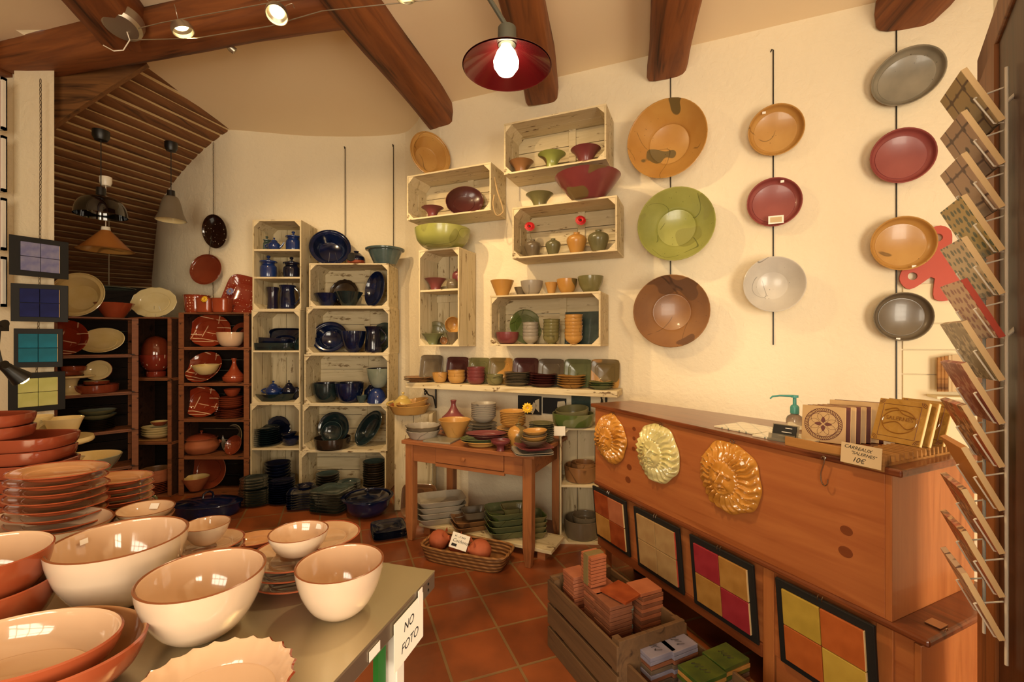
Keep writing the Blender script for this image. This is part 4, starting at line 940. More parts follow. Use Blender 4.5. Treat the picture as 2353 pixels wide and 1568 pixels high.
def gerbera(px, z0, topx, topy, D, label):
    c = pt(topx, topy, D); p0 = Vector((sx(px, D), D, z0))
    daisy(c, .045, 'redpetal', 'gerbera', label, stem=[p0, (p0 + c) / 2 + Vector((-.008, 0, 0)), c], petals=22)
for px_, w_, h_, m_, l_ in ((1224, 38, 44, 'taupe', 'grey-brown bottle vase holding the left red flower'), (1271, 35, 43, 'mossplain', 'smallest mossy green vase between the two flower vases'),
                          (1325, 46, 53, 'amberpatch', 'amber bottle vase holding the right red flower'), (1375, 48, 55, 'mossplain', 'larger mossy green vase at right end of its crate')):
    WI('vasehigh', m_, px_, w_, h_, .18, fV, 'bottle_vase', l_, 'vase')
gerbera(1224, fV + .13, 1217, 521, wD(1224, .2), 'left red gerbera standing in the grey-brown vase')
gerbera(1327, fV + .17, 1334, 507, wD(1325, .2), 'right red gerbera standing in the amber vase')
# tall crate contents
WI('flaremid', 'wine', 1001, 52, 28, .2, zTs, 'flared_vase', 'dark red flared bowl in upper half of tall wall crate', 'vase')
WI('globe', 'taupe', 1040, 28, 26, .2, zTs, 'cup', 'round grey-brown cup beside the dark red flared bowl')
WI('vasehigh', 'wine', 1054, 30, 52, .1, zTs, 'bottle_vase', 'dark red bottle vase half hidden in tall wall crate', 'vase')
Lean('plate', ('taupe', 'mossplain'), 1003, 766, .11, .02, wD(1003, .12), 22, 10, 'plate', 'grey-green plate leaning at bottom of tall wall crate', zf=fT)
WI('flaremid', 'leaf', 994, 54, 25, .22, fT, 'flared_vase', 'green flared bowl at bottom of tall wall crate', 'bowl')
WI('cone', 'taupe', 1042, 36, 28, .2, fT, 'cup', 'grey-brown tapered cup under the leaning orange bowl')
Lean('bowl', ('amber', 'amber'), 1041, 747, .075, .06, wD(1041, .17), 20, 5, 'bowl', 'small orange bowl tipped on the grey-brown tapered cup', center=None)
Lean('bol', ('umber', 'umber'), 1020, 783, .035, .03, wD(1020, .22), 20, 5, 'bowl', 'tiny brown bowl lying on its side in tall crate', zf=fT)
# bowls on the lowest crate
WI('cone', 'amberpatch', 1154, 55, 37, .2, tD, 'bowl', 'amber tapered bowl with brown brush marks, on lowest crate')
WI('cone', 'taupe', 1198, 34, 22, .12, tD, 'bowl', 'small grey-brown bowl behind the pale grey bowl')
WI('egg', 'stone', 1222, 52, 33, .2, tD, 'bowl', 'pale mauve grey bowl second from left on lowest crate')
WI('cone', 'amber', 1267, 30, 28, .2, tD, 'cup', 'small brown-amber cup beside the rounded amber bowl', 'cup')
WI('egg', 'amberpatch', 1303, 48, 34, .2, tD, 'bowl', 'rounded amber bowl with grey brush marks on lowest crate')
WI('egg', 'moss', 1357, 59, 38, .2, tD, 'bowl', 'olive green bowl at right end on top of lowest crate')
Lean('plate', ('leaf', 'leaf'), 1209, 752, .15, .022, wD(1209, .125), 20, 9, 'plate', 'large bright green plate leaning in the lowest wall crate', zf=fD)
WI('halfbowl', 'wine', 1166, 53, 27, .24, fD, 'bowl', 'glossy dark red bowl at left in the lowest wall crate')
for px_, w_, n_, ht_, m_, nm_ in ((1219, 38, 5, 50, 'stone', 'mauve grey'), (1267, 40, 6, 57, 'moss', 'olive green'), (1318, 43, 7, 68, 'amber', 'amber')):
    stack('bol', m_, px_, w_, ht_, n_, wD(px_, .20), fD, 'footed_bowl', f'{nm_} footed bowl', 'of its stack', f'{nm_} footed bowls stacked in the lowest wall crate', 'bowl', hp=.068, th=.0035)
m = wallmat(1335, .085, fD); MB().box(-.14, .14, 0, .012, 0, .27).build('square_tile', 'slate', mat=m @ Matrix.Rotation(-.1, 4, 'X')); tag(bpy.data.objects['square_tile'], 'dark slate tile with scratched grass, behind amber bowls', 'tile')
# ---------------------------------------------------------------- plates hung on wires along the wall
def rod(px, y0, y1, label, t=.008, D=None, r=.004, hook=True):
    D0_ = wD(px, t) if D is None else D; a, c = pt(px, y0, D0_), pt(px, y1, D0_); b = MB()
    pts = ([a + Vector((-.012, .02, -.01)), a + Vector((-.01, 0, .006))] if hook else []) + [a + Vector((0, 0, 0)), c]
    b.tube(pts, r, 6); return tag(b.build('hanging_wire', 'blackmetal'), label, 'wire')
rod(1541, 152, 790, 'dark wire carrying the three biggest wall bowls')
rod(1777, 115, 793, 'dark wire carrying amber, dark red and white dishes')
rod(2060, 45, 925, 'long dark wire carrying four plates near the postcard-like tile rack')
rod(793, 338, 603, 'dark wire behind the large blue bowl', D=curveD(793) - .03)
rod(904, 333, 600, 'dark wire above the steel blue flared basin', D=curveD(904) - .03)
def wall_dish(kind, mats, px, py, wpx, hpx, name, label, cat, depth, down=0, H=None, turn=0, scal=(0, 0), stick=None, sxy=(1, 1), roll=0):
    t = .035 + depth; D = wD(px, t); r = hpx / 2 * D / F; n = (WN + Vector((0, 0, -math.tan(R(down))))).normalized()
    if turn: n = Matrix.Rotation(R(turn), 3, 'Z') @ n
    o = Lean(kind, mats, px, py, r, depth, D, 0, 0, name, label, cat, normal=n, sxy=sxy, roll=roll, scal=scal, th=.008)
    if stick:
        a, f = stick; MB().box(-.011, .011, -.008, .008, 0, .0015).build('price_sticker', 'sticker', o, mat=Matrix.Translation((math.cos(R(a)) * r * f, math.sin(R(a)) * r * f, depth * (.9 if f > .8 else .5))))
    return o
wall_dish('wallbasin', ('amberpatch', 'amberpatch'), 1530, 318, 155, 178, 'hanging_bowl', 'big amber bowl with dark patch, top of left wire', 'bowl', .15, down=4, turn=-6)
wall_dish('wallbasin', ('lime', 'lime'), 1552, 514, 177, 170, 'hanging_bowl', 'big bright lime green bowl in the middle of left wire', 'bowl', .15, stick=(262, .97))
wall_dish('wallbasin', ('umber', 'umber'), 1541, 715, 180, 168, 'hanging_bowl', 'big brown bowl at the foot of the left wire', 'bowl', .14, stick=(262, .97))
wall_dish('coupe', ('amber', 'amber'), 1783, 298, 127, 115, 'hanging_plate', 'amber oval plate at the top of the middle wire', 'plate', .06, down=6, stick=(120, .85))
wall_dish('coupe', ('rose', 'rose'), 1779, 464, 132, 113, 'hanging_plate', 'dark red plate with a paper card, middle wire', 'plate', .05, stick=(70, .85))
wall_dish('wallbasin', ('chalk', 'chalk'), 1779, 653, 143, 128, 'hanging_bowl', 'chalk white bowl with dark scratched marks, middle wire', 'bowl', .11)
wall_dish('coupe', ('pebble', 'pebble'), 2086, 174, 137, 130, 'hanging_plate', 'light grey plate, highest on the right wire', 'plate', .06, down=8, turn=-8, roll=25, sxy=(1.06, .94))
wall_dish('coupe', ('rose', 'rose'), 2075, 357, 146, 125, 'hanging_plate', 'rose red plate, second on the right wire', 'plate', .05, down=3)
wall_dish('coupe', ('amber', 'amber'), 2076, 559, 152, 125, 'hanging_plate', 'amber plate on the right wire, above darker grey plate', 'plate', .06, stick=(290, .93))
wall_dish('coupe', ('pebble', 'taupe'), 2076, 728, 145, 113, 'hanging_plate', 'darker grey plate, lowest on the right wire', 'plate', .05, stick=(260, .93))
m = wallmat(1783, .10); c = pt(1783, 505, wD(1783, .1)); m.translation = c
o = MB().box(-.047, .047, -.002, 0, -.028, .028).build('paper_card', 'paper', mat=m, smooth=0); tag(o, 'small paper card on the dark red wall plate', 'card')
MB().box(-.036, .036, -.0028, -.0021, -.018, .018).build('card_panel', 'oldpaper', o, smooth=0)
# terracotta butterfly cut-out
rr = [(0.0, .17), (.05, .2), (.11, .17), (.125, .06), (.16, -.0), (.19, -.08), (.15, -.17), (.07, -.19), (.01, -.12), (0, -.02)]
def wing(sg):
    out = [(sg * x, z) for x, z in cr([(0, .11), (.05, .2), (.12, .2), (.15, .1), (.09, .02), (.14, -.04), (.13, -.13), (.06, -.16), (.01, -.06)], 4)]; return out
holes = ((.085, .145, .022), (.10, .09, .016), (.085, -.09, .022))
bm = bmesh.new(); b = MB()
out = wing(1) + wing(-1)[::-1]
cu = bpy.data.curves.new('butterfly', 'CURVE'); cu.dimensions = '2D'; cu.fill_mode = 'BOTH'; cu.extrude = .005
def spl(pts):
    sp = cu.splines.new('POLY'); sp.points.add(len(pts) - 1); sp.use_cyclic_u = True
    for p, q in zip(sp.points, pts): p.co = (q[0], q[1], 0, 1)
spl(out)
for sg in (1, -1):
    for hx, hz, hr in holes: spl([(sg * hx + hr * math.cos(2 * PI * k / 16), hz + hr * math.sin(2 * PI * k / 16)) for k in range(16)])
to = bpy.data.objects.new('t', cu); C.objects.link(to); me = bpy.data.meshes.new_from_object(to.evaluated_get(bpy.context.evaluated_depsgraph_get())); bpy.data.objects.remove(to)
me.materials.clear(); me.materials.append(M['orangecut']); me.name = 'butterfly'
D = wD(2160, .03); bf = place('butterfly_cutout', me, mat=face_matrix(pt(2158, 616, D), WN, R(-28)) @ Matrix.Diagonal((1.15, 1.15, 1, 1))); tag(bf, 'orange-red butterfly cut-out hung beside the amber wall plate', 'ornament')
bf.modifiers.clear()
# ---------------------------------------------------------------- long wall shelf with iron brackets
t = .27; Dl, Dr = wD(932, t), wD(1418, t); zsh = zy(880, wD(955, t)); a = Vector((sx(932, Dl), Dl, 0)); c = Vector((sx(1418, Dr), Dr, 0)); mid = (a + c) / 2; Ls = (c - a).length
root = empty('plank_shelf', (mid.x, mid.y, zsh), WANG, 'long rough white-painted shelf board below the wall crates', 'shelf')
MB().box(-Ls / 2, Ls / 2, 0, .255, -.05, 0).build('board', 'whiteedge', root, smooth=0, bevel=.004)
for x_ in (-Ls / 2 + .17, Ls / 2 - .13):
    b = MB(); b.tube([(x_, .05, -.052), (x_, .245, -.052), (x_, .245, -.26)], .009, 8)
    b.tube(cr([(x_, .05, -.06), (x_, .12, -.12), (x_, .2, -.15), (x_, .24, -.24)], 5), .007, 8)
    b.tube([(x_, .07 + .028 * math.cos(k / 2) * (1 - k / 16), -.10 + .028 * math.sin(k / 2) * (1 - k / 16)) for k in range(14)], .006, 6)
    b.build('iron_bracket', 'blackmetal', root)
def SI(kind, mats, px, w, h, name, label, cat=None, t=.17, z=None, **kw): return WI(kind, mats, px, w, h, t, zsh + .001 if z is None else z, name, label, cat, **kw)
for px_, w_, hh_, m_, tl_ in ((990, 45, 60, 'taupe', 'grey scratched square plate, leftmost leaning on the wall shelf'), (1050, 50, 58, 'wineplain', 'dark plum square plate, leaning behind the amber bowls'),
        (1100, 52, 58, 'moss', 'mottled olive square plate leaning behind red bowl stack'), (1149, 56, 60, 'amberpatch', 'amber and grey square plate leaning at the shelf middle'),
        (1207, 56, 62, 'wineplain', 'dark red square plate leaning behind grey plate stack'), (1265, 60, 62, 'taupe', 'slate grey square plate leaning behind dark red plates'),
        (1327, 62, 64, 'leaf', 'green square plate with a black brush line, leaning'), (1390, 64, 66, 'amberpatch', 'amber speckled square plate at the right shelf end')):
    D = wD(px_, .07); hgt = hh_ * D / F; s_ = hgt / 2 * 1.08
    Lean('plate', m_, px_, 0, s_, .02, D, 0, 0, 'square_plate', tl_, 'plate', sq=9.0, normal=(WN + Vector((0, 0, .16))).normalized(), center=Vector((sx(px_, D), D, 0)), zf=zsh + .0, sxy=(.93, .93))
stack('plate', 'umber', 960, 60, 11, 3, wD(960, .16), zsh, 'square_plate', 'flat brown square plate', 'on left shelf end', 'flat brown square plates on the wall shelf', 'plate', sq=8.0, hp=.018, rz=20)
SI('halfbowl', 'amber', 1011, 35, 23, 'bowl', 'lone small amber bowl at left of the shelf bowls')
for px_, w_, n_, ht_, m_, nm_ in ((1049, 40, 3, 30, 'amber', 'amber'), (1094, 42, 4, 39, 'wine', 'dark red'), (1137, 40, 2, 24, 'moss', 'olive green')):
    stack('halfbowl', m_, px_, w_, ht_, n_, wD(px_, .17), zsh, 'bowl', f'small {nm_} bowl', 'stacked on wall shelf', f'small {nm_} bowls stacked on the wall shelf', hp=.06, th=.004)
SI('halfbowl', 'amber', 1011, 33, 4, 'bowl', 'second small amber bowl nested in the lone one', z=zsh + .085) if False else None
for px_, w_, n_, ht_, m_, nm_ in ((1188, 62, 8, 31, 'taupe', 'grey-green'), (1249, 64, 5, 29, 'wineplain', 'dark red'), (1313, 66, 5, 29, 'amber', 'amber'), (1380, 62, 3, 17, 'leaf', 'green')):
    stack('deepplate', m_, px_, w_, ht_, n_, wD(px_, .15), zsh, 'plate', f'{nm_} shelf plate', 'of its pile', f'{nm_} plates stacked on the wall shelf', hp=.028)
# ================================================================ pine side table and its wares
tf = Vector((.9018, -.4309, 0)); tb = Vector((.4309, .9018, 0)); tang = math.atan2(-.4309, .9018)
p0 = Vector((-.785, 3.535, 0)); TM = Matrix.Rotation(tang, 4, 'Z'); TM.translation = p0; TH = .78; TL = .998; TDp = .57
root = empty('side_table', p0, tang, 'old pine side table with one drawer, in front of the wall', 'table')
b = MB(); 
for k in range(3): b.box(-.06, TL + .06, -.05 + k * .2333, -.05 + (k + 1) * .2333 - .002, TH - .028, TH)
b.build('table_top', 'oldpine', root, smooth=0, bevel=.004)
def tleg(x, y):
    b = MB(); s_ = .034; tp = .020
    vs = []
    for z, w_ in ((0, tp), (.12, s_ * .95), (.14, s_), (TH - .028, s_)):
        vs += [(x - w_, y - w_, z), (x + w_, y - w_, z), (x + w_, y + w_, z), (x - w_, y + w_, z)]
    fs = [(3, 2, 1, 0), (12, 13, 14, 15)] + [(i * 4 + k, i * 4 + (k + 1) % 4, (i + 1) * 4 + (k + 1) % 4, (i + 1) * 4 + k) for i in range(3) for k in range(4)]
    b.add(vs, fs); b.build('leg', 'oldpineleg', root, smooth=0, bevel=.004)
for x in (0.0, TL): 
    for y in (0.0, TDp): tleg(x, y)
ah = .13
b = MB(); b.box(.035, .24, -.022, 0, TH - .028 - ah, TH - .029); b.box(.82, TL - .035, -.022, 0, TH - .028 - ah, TH - .029); b.box(.24, .82, -.022, 0, TH - .045 - ah, TH - .03 - ah + .012); b.build('front_apron', 'oldpine', root, smooth=0, bevel=.002)
MB().box(.035, TL - .035, TDp, TDp + .02, TH - .028 - ah, TH - .029).build('back_apron', 'oldpine', root, smooth=0)
for x in (-.012, TL - .01): MB().box(x, x + .022, .035, TDp - .035, TH - .028 - ah, TH - .029).build('side_apron', 'oldpine', root, smooth=0)
dr = MB().box(.244, .816, -.027, -.002, TH - .028 - ah + .015, TH - .032).build('drawer', 'oldpine', root, smooth=0, bevel=.002)
MB().rings([(.0, 0, 0), (.008, .0, 0), (.008, .01, 0), (.016, .018, 0), (.014, .028, 0), (0, .032, 0)], 20).build('drawer_knob', 'oldpineleg', dr, mat=face_matrix(Vector((.50, -.027, TH - .09)), (0, -1, 0)))
def tp(px, back):                                    # distance of the point 'back' m behind the table front under pixel column px
    k = (px - CX) / F; o = p0 + tb * back; s_ = (k * o.y - o.x) / (tf.x - k * tf.y); return o.y + s_ * tf.y
def TI(kind, mats, px, w, h, back, name, label, cat=None, z=None, **kw):
    return I(kind, mats, px, w, h, tp(px, back), TH + .001 if z is None else z, name, label, cat, **kw)
def TS(kind, mats, px, w, ht, n, back, desc, where, group, name='plate', z=None, **kw):
    return stack(kind, mats, px, w, ht, n, tp(px, back), TH + .001 if z is None else z, name, desc, where, group, **kw)
TI('pie', ('stone', 'stone'), 972, 78, 18, .10, 'tart_dish', 'lower grey fluted tart dish at left end of pine table', 'dish', scal=(26, .04))
TI('pie', ('taupe', 'stone'), 972, 79, 18, .10, 'tart_dish', 'upper grey fluted tart dish at left end of pine table', 'dish', scal=(26, .04), z=TH + .035, tilt=(0, 0), rz=7)
m = TM @ Matrix.Translation((.245, .02, TH)) @ Matrix.Rotation(.12, 4, 'Z'); tag(MB().box(-.115, .115, -.045, .16, 0, .013).build('slate_tile', 'pebble', mat=m, bevel=.002), 'flat speckled grey tile lying on pine table front', 'tile')
TI('cone', ('amber', 'amber'), 1045, 75, 42, .20, 'bowl', 'flared yellow bowl in the centre left of pine table')
D = tp(1042, .38); root = empty('tagine', (sx(1042, D), D, TH + .062), 0, 'dark red tagine with grey spout at back of table', 'tagine')
place('base', lathe(.10, .06, 'tagbase', 'wine', name='base'), root); place('lid', lathe(.095, .15, 'taglid', ('wine', 'wine'), name='lid', closed=True), root, loc=(0, 0, .061))
TS('plate', 'wine', 1042, 62, 20, 3, .38, 'dark red plate', 'under the dark red tagine', 'dark red plates under the tagine', hp=.03)
TS('plate', 'taupe', 1108, 68, 34, 5, .30, 'grey dinner plate', 'under the grey bowls', 'grey dinner plates on the pine table')
TS('bowl', 'stone', 1111, 58, 44, 8, .30, 'grey deep bowl', 'on grey dinner plates', 'grey deep bowls on the pine table', name='bowl', z=TH + .125, hp=.05, th=.004)
TS('plate', 'amber', 1177, 71, 30, 6, .30, 'amber dinner plate', 'under the amber deep plates', 'amber dinner plates on the pine table')
TS('bowl', 'amber', 1178, 60, 37, 8, .30, 'amber deep plate', 'on amber dinner plates', 'amber deep plates on the pine table', z=TH + .108, hp=.035)
TS('plate', 'mossplain', 1244, 58, 44, 9, .36, 'olive green plate', 'behind the yellow bowls', 'olive green plates on the pine table')
TI('plate', ('amber', 'leaf'), 1106, 94, 12, .06, 'platter', 'yellow-green round platter, lowest under the dark red ovals', sy=.8)
TI('plate', ('leaf', 'leaf'), 1104, 92, 12, .06, 'platter', 'green round platter beneath the dark red oval platters', sy=.8, z=TH + .02, tilt=(0, -2))
TI('plate', ('wineplain', 'wineplain'), 1121, 94, 9, .06, 'platter', 'lower dark red oval platter at table front centre', sy=.62, z=TH + .055)
TI('plate', ('wine', 'wine'), 1117, 94, 9, .06, 'platter', 'upper dark red oval platter at table front centre', sy=.62, z=TH + .068)
TI('footed', ('wine', 'wine'), 1150, 45, 24, -.015, 'footed_dish', 'small dark red footed dish at pine table front edge', 'dish')
TI('vase', 'amberpatch', 1190, 47, 58, .08, 'vase', 'round amber vase with a dark stripe, holding daisy')
D = tp(1205, .10); daisy(pt(1212, 938, D), .040, 'yellowpetal', 'daisy', 'yellow daisy standing in the round amber vase', stem=[pt(1190, 985, tp(1190, .08)), pt(1193, 962, tp(1190, .08)), pt(1207, 955, D), pt(1212, 940, D)])
TS('plate', 'stone', 1223, 88, 10, 2, -.005, 'grey square plate', 'under dark red square plate', 'grey square plates on the pine table', name='square_plate', cat='plate', sq=7.0, rz=10, hp=.018)
TI('plate', 'wine', 1226, 80, 8, .0, 'square_plate', 'dark red square plate beneath the small round plates', 'plate', sq=7.0, z=TH + .034, rz=16)
TI('bowl', 'taupe', 1226, 62, 14, .01, 'bowl', 'grey shallow bowl on the dark red square plate', z=TH + .055)
TI('bowl', 'amber', 1229, 58, 13, .01, 'bowl', 'lower amber shallow bowl on the grey shallow bowl', z=TH + .085, tilt=(0, -3))
TI('bowl', 'taupe', 1229, 58, 11, .01, 'bowl', 'thin grey bowl between the two amber shallow bowls', z=TH + .103, tilt=(0, -2))
TI('bowl', 'amber', 1230, 56, 12, .01, 'bowl', 'upper amber shallow bowl topping the grey one', z=TH + .125, tilt=(0, -3))
# small crate standing at the left of the table, with its wares
D = 4.14; zc_ = zy(951, D)
c = crate('wooden_crate', .35, zc_, .19, ('whiteup', 'whiteup', 'white'), vertical=True, slots=False)
MB().box(-.17, -.002, -.012, -.001, .005, zc_ - .005).build('face_board', 'whiteup', c, smooth=0); MB().box(.003, .17, -.012, -.001, .005, zc_ - .005).build('face_board', 'whiteup', c, smooth=0); c.location = (-.90, 4.14, 0); tag(c, 'white wooden crate standing behind the pine table left end', 'crate')
I('pie', ('amber', 'orange'), 941, 94, 20, 4.17, zc_, 'tart_dish', 'lower orange tart dish on crate beside pine table', 'dish', scal=(24, .03))
I('pie', ('amber', 'amber'), 950, 74, 16, 4.16, zc_ + .05, 'tart_dish', 'upper orange tart dish tilted on the lower one', 'dish', scal=(24, .03), tilt=(3, -10))
teapot(.098, .125, 'pastelyellow', (sx(926, 4.30), 4.30, zc_), 'teapot', 'pale yellow teapot standing behind the orange tart dishes')
I('bowl', 'midnight', 916, 26, 24, 4.25, .34, 'bowl', 'black bowl in the gap between tower and pine table') if False else None
# right-hand narrow rack crate
D = 3.42; z1 = zy(985, D)
x0_ = sx(1278, D)
rk = crate('wooden_crate', .46, z1 - .005, .30, WHITEV, vertical=True, slots=False, shelves=(0.50,)); rk.location = (x0_ + .26, D + .02, 0.0); rk.rotation_euler = (0, 0, -.06); tag(rk, 'tall white crate rack between pine table and wooden counter', 'crate')
I('casserole', ('leaf', 'moss'), 1317, 96, 28, 3.56, z1, 'round_dish', 'large olive green round dish on the white crate rack', 'dish')
I('casserole', ('mossplain', 'mossplain'), 1316, 76, 22, 3.56, z1 + .055, 'round_dish', 'smaller olive green round dish tilted in the large one', 'dish', tilt=(5, -6))
m = Matrix.Translation(pt(1286, 991, 3.405)); o = MB().box(-.042, .042, -.002, 0, -.035, .035).build('price_card', 'paper', mat=m, smooth=0); tag(o, 'white paper price card at edge of crate rack', 'card')
text_mesh('5 €', .03, 'ink', o, Matrix.Translation((.018, -.0026, -.005)) @ Matrix.Rotation(R(90), 4, 'X'), shear=.1) if False else None
zm = z1 * .5 + .009
I('casserole', ('umber', 'umber'), 1334, 74, 34, 3.58, zm, 'round_dish', 'large brown round dish on middle shelf of rack', 'dish')
I('casserole', ('umber', 'umber'), 1340, 58, 22, 3.58, zm + .06, 'round_dish', 'medium brown round dish nested on the rack shelf', 'dish')
I('casserole', ('umber', 'umber'), 1344, 46, 16, 3.58, zm + .085, 'round_dish', 'smallest brown round dish nested on rack shelf', 'dish')
I('casserole', ('taupe', 'taupe'), 1336, 80, 40, 3.58, .015, 'round_dish', 'large grey-green round dish at bottom of rack', 'dish')
I('casserole', ('taupe', 'taupe'), 1344, 58, 16, 3.58, .12, 'round_dish', 'smaller grey-green dish resting inside the large one', 'dish')
# cards and photographs on the wall behind the table
def wcard(pxl, pxr, pyt, pyb, mat_, name, label, cat, t=.012, parts=()):
    pxm = (pxl + pxr) / 2; D = wD(pxm, t); m = Matrix.Rotation(WANG, 4, 'Z'); m.translation = pt(pxm, (pyt + pyb) / 2, D)
    w_ = (wp(pxr, 900, t) - wp(pxl, 900, t)).length; h_ = (pyb - pyt) * D / F
    o = MB().box(-w_ / 2, w_ / 2, -.003, 0, -h_ / 2, h_ / 2).build(name, mat_, mat=m, smooth=0); return tag(o, label, cat), w_, h_
o, w_, h_ = wcard(1190, 1244, 910, 952, 'blackframe', 'photo_print', 'black photo print with white cup shapes, behind amber plates', 'photo')
MB().prism([(0, -.05), (.04, .03), (.07, .0), (.03, -.08)], -.0046, -.0035, axis='Y').build('printed_cup', 'whiteglaze', o, smooth=0)
MB().prism([(.05, .04), (.09, .06), (.09, -.06), (.06, -.03)], -.0046, -.0035, axis='Y').build('printed_cup', 'whiteglaze', o, smooth=0)
o, w_, h_ = wcard(1247, 1301, 915, 952, 'blackframe', 'photo_print', 'black photo print with one white pot, right of the first', 'photo')
MB().prism([(.03, .04), (.09, .05), (.1, .02), (.085, -.03), (.04, -.03), (.025, 0)], -.0046, -.0035, axis='Y').build('printed_pot', 'whiteglaze', o, smooth=0)
wcard(1313, 1357, 905, 945, 'slate', 'grey_card', 'dark grey card on the wall above the green dishes', 'card')
# ---------------------------------------------------------------- under the table
lb = TM @ Matrix.Translation((0, 0, 0))
o = MB().box(-.02, TL + .12, .12, .40, .055, .08).build('low_board', 'whiteedge', mat=lb, smooth=0, bevel=.003); tag(o, 'rough white plank lying low under the pine table', 'plank')
for x_, nm_ in ((.05, 'left wooden block supporting the low white plank'), (TL + .04, 'right wooden block supporting the low white plank')):
    tag(MB().box(x_ - .03, x_ + .03, .13, .38, 0, .055).build('wooden_block', 'oldpine', mat=lb, smooth=0), nm_, 'block')
def US(px, w, ht, n, back, mats, desc, where, group, z, hp, sy=.75, rz=0, sq=6.0, **kw):
    return stack('pie', mats, px, w, ht, n, tp(px, back), z, 'rectangular_dish', desc, where, group, 'dish', hp=hp, sy=sy, sq=sq, rz=rz, **kw)
US(1012, 112, 52, 4, .26, 'whitedish', 'greyish white rectangular dish', 'under table', 'greyish white rectangular dishes under the table', .082, .055, rz=18, sy=.72)
US(1085, 92, 24, 2, .24, 'umber', 'brown rectangular dish', 'under the table', 'brown rectangular dishes under the table', .082, .045, rz=20, sy=.8)
I('pie', 'taupe', 1092, 62, 16, tp(1092, .27), .155, 'rectangular_dish', 'smaller dark dish on the brown rectangular dishes', 'dish', sq=6.0, sy=.8, rz=18)
US(1168, 104, 58, 4, .26, ('leaf', 'leaf'), 'light green rectangular dish', 'under table', 'light green rectangular dishes under the table', .082, .055, rz=16, sy=.8)
I('pie', 'moss', 1182, 62, 16, tp(1182, .28), .235, 'rectangular_dish', 'small green dish lying on light green rectangular ones', 'dish', sq=6.0, sy=.75, rz=12)
US(1222, 60, 50, 4, .30, ('moss', 'leaf'), 'olive rectangular dish', 'behind front right leg', 'olive rectangular dishes behind the table leg', .082, .05, rz=16, sy=1.0)
Lean('pie', ('umber', 'umber'), 962, 1138, .15, .03, 3.93, -6, 12, 'wooden_tray', 'brown marbled rectangular tray leaning behind the left leg', 'tray', sq=6.0, sxy=(1.05, .95), zf=.02)
stack('plate', ('midnight', 'midnight'), 893, 76, 22, 6, 3.62, .001, 'square_plate', 'black square plate', 'on floor by table', 'black square plates on the floor by the table', 'plate', sq=6.0, rz=24, hp=.02)
stack('cone', 'midnight', 908, 30, 62, 6, 4.12, .05, 'cup', 'black tapered cup', 'in leaning pile behind table', 'black tapered cups beside the wide tower', hp=.10, rz=0) if False else None
# basket of clay coin banks
bm_ = Matrix.Translation((sx(1073, 3.20), 3.20, 0)) @ Matrix.Rotation(R(-20), 4, 'Z')
root = empty('wicker_basket', mat=bm_, label='long low wicker basket on the floor before pine table', cat='basket')
b = MB(); b.rings([(0, .0, 0), (.28, 0, 0), (.30, .02, 0), (.325, .10, 0), (.315, .10, 0), (.29, .02, 0), (0, .012, 0)], 64, sq=5.0, mat=Matrix.Diagonal((1, .42, 1, 1)))
b.build('basket_body', 'wicker', root)
b = MB()
for k in range(3):
    pts = []
    for i in range(80):
        a = 2 * PI * i / 80; q = 1 / (abs(math.cos(a)) ** 5 + abs(math.sin(a)) ** 5) ** .2; ph = i * .55 + k * 2.09
        rr_ = .322 * q + .006 * math.cos(ph); pts.append((rr_ * math.cos(a), rr_ * .42 * math.sin(a), .103 + .006 * math.sin(ph)))
    b.tube(pts, .0065, 6, closed=True)
b.build('twisted_rim', 'wicker', root)
def piggy(px, D, z, r, rz, label):
    root = empty('clay_pig_bank', (sx(px, D), D, z), R(rz), label, 'pig bank')
    b = MB(); b.rings([(0, -.98 * r, 0), (.45 * r, -.85 * r, 0), (.8 * r, -.45 * r, 0), (.92 * r, 0, 0), (.82 * r, .45 * r, 0), (.5 * r, .82 * r, 0), (.26 * r, 1.0 * r, 0), (.24 * r, 1.16 * r, 0), (0, 1.14 * r, 0)], 32, mat=Matrix.Translation((0, 0, r * .9)) @ Matrix.Rotation(R(78), 4, 'Y'))
    b.build('body', 'brickclay', root)
    for s_ in (-1, 1):
        b = MB(); b.add([(.55 * r, s_ * .32 * r, 1.55 * r), (.72 * r, s_ * .62 * r, 1.45 * r), (.66 * r, s_ * .55 * r, 1.95 * r), (.48 * r, s_ * .5 * r, 1.6 * r)], [(0, 1, 2), (1, 3, 2), (3, 0, 2), (0, 3, 1)]); b.build('ear', 'brickclay', root, smooth=0)
    return root
piggy(1008, 3.34, .014, .078, -10, 'round clay pig bank at the left end of the basket')
piggy(1052, 3.27, .014, .070, 30, 'clay pig bank behind the handwritten card in basket')
piggy(1103, 3.16, .014, .083, 200, 'largest clay pig bank at the right in the basket')
m = face_matrix(pt(1056, 1245, 3.12), (.05, -1, .35), R(-18)); o = MB().box(-.062, .062, -.05, .05, 0, .002).build('handwritten_card', 'paper', mat=m, smooth=0); tag(o, 'white handwritten card standing in the basket of pig banks', 'card')
text_mesh('M…UR…\ncochons', .036, 'ink', o, Matrix.Translation((0, .004, .0025)), shear=.3) if False else None
text_mesh('MUSTARD\nCochons', .028, 'ink', o, Matrix.Translation((0, .012, .0025)), shear=.35) if False else None
text_mesh('Cochons', .030, 'ink', o, Matrix.Translation((.004, .0, .0025)), shear=.35)
text_mesh('vi…t aus', .022, 'ink', o, Matrix.Translation((-.006, .030, .0025)), shear=.35)
MB().box(-.048, -.012, -.038, -.02, .002, .003).build('ink_block', 'ink', o, smooth=0)
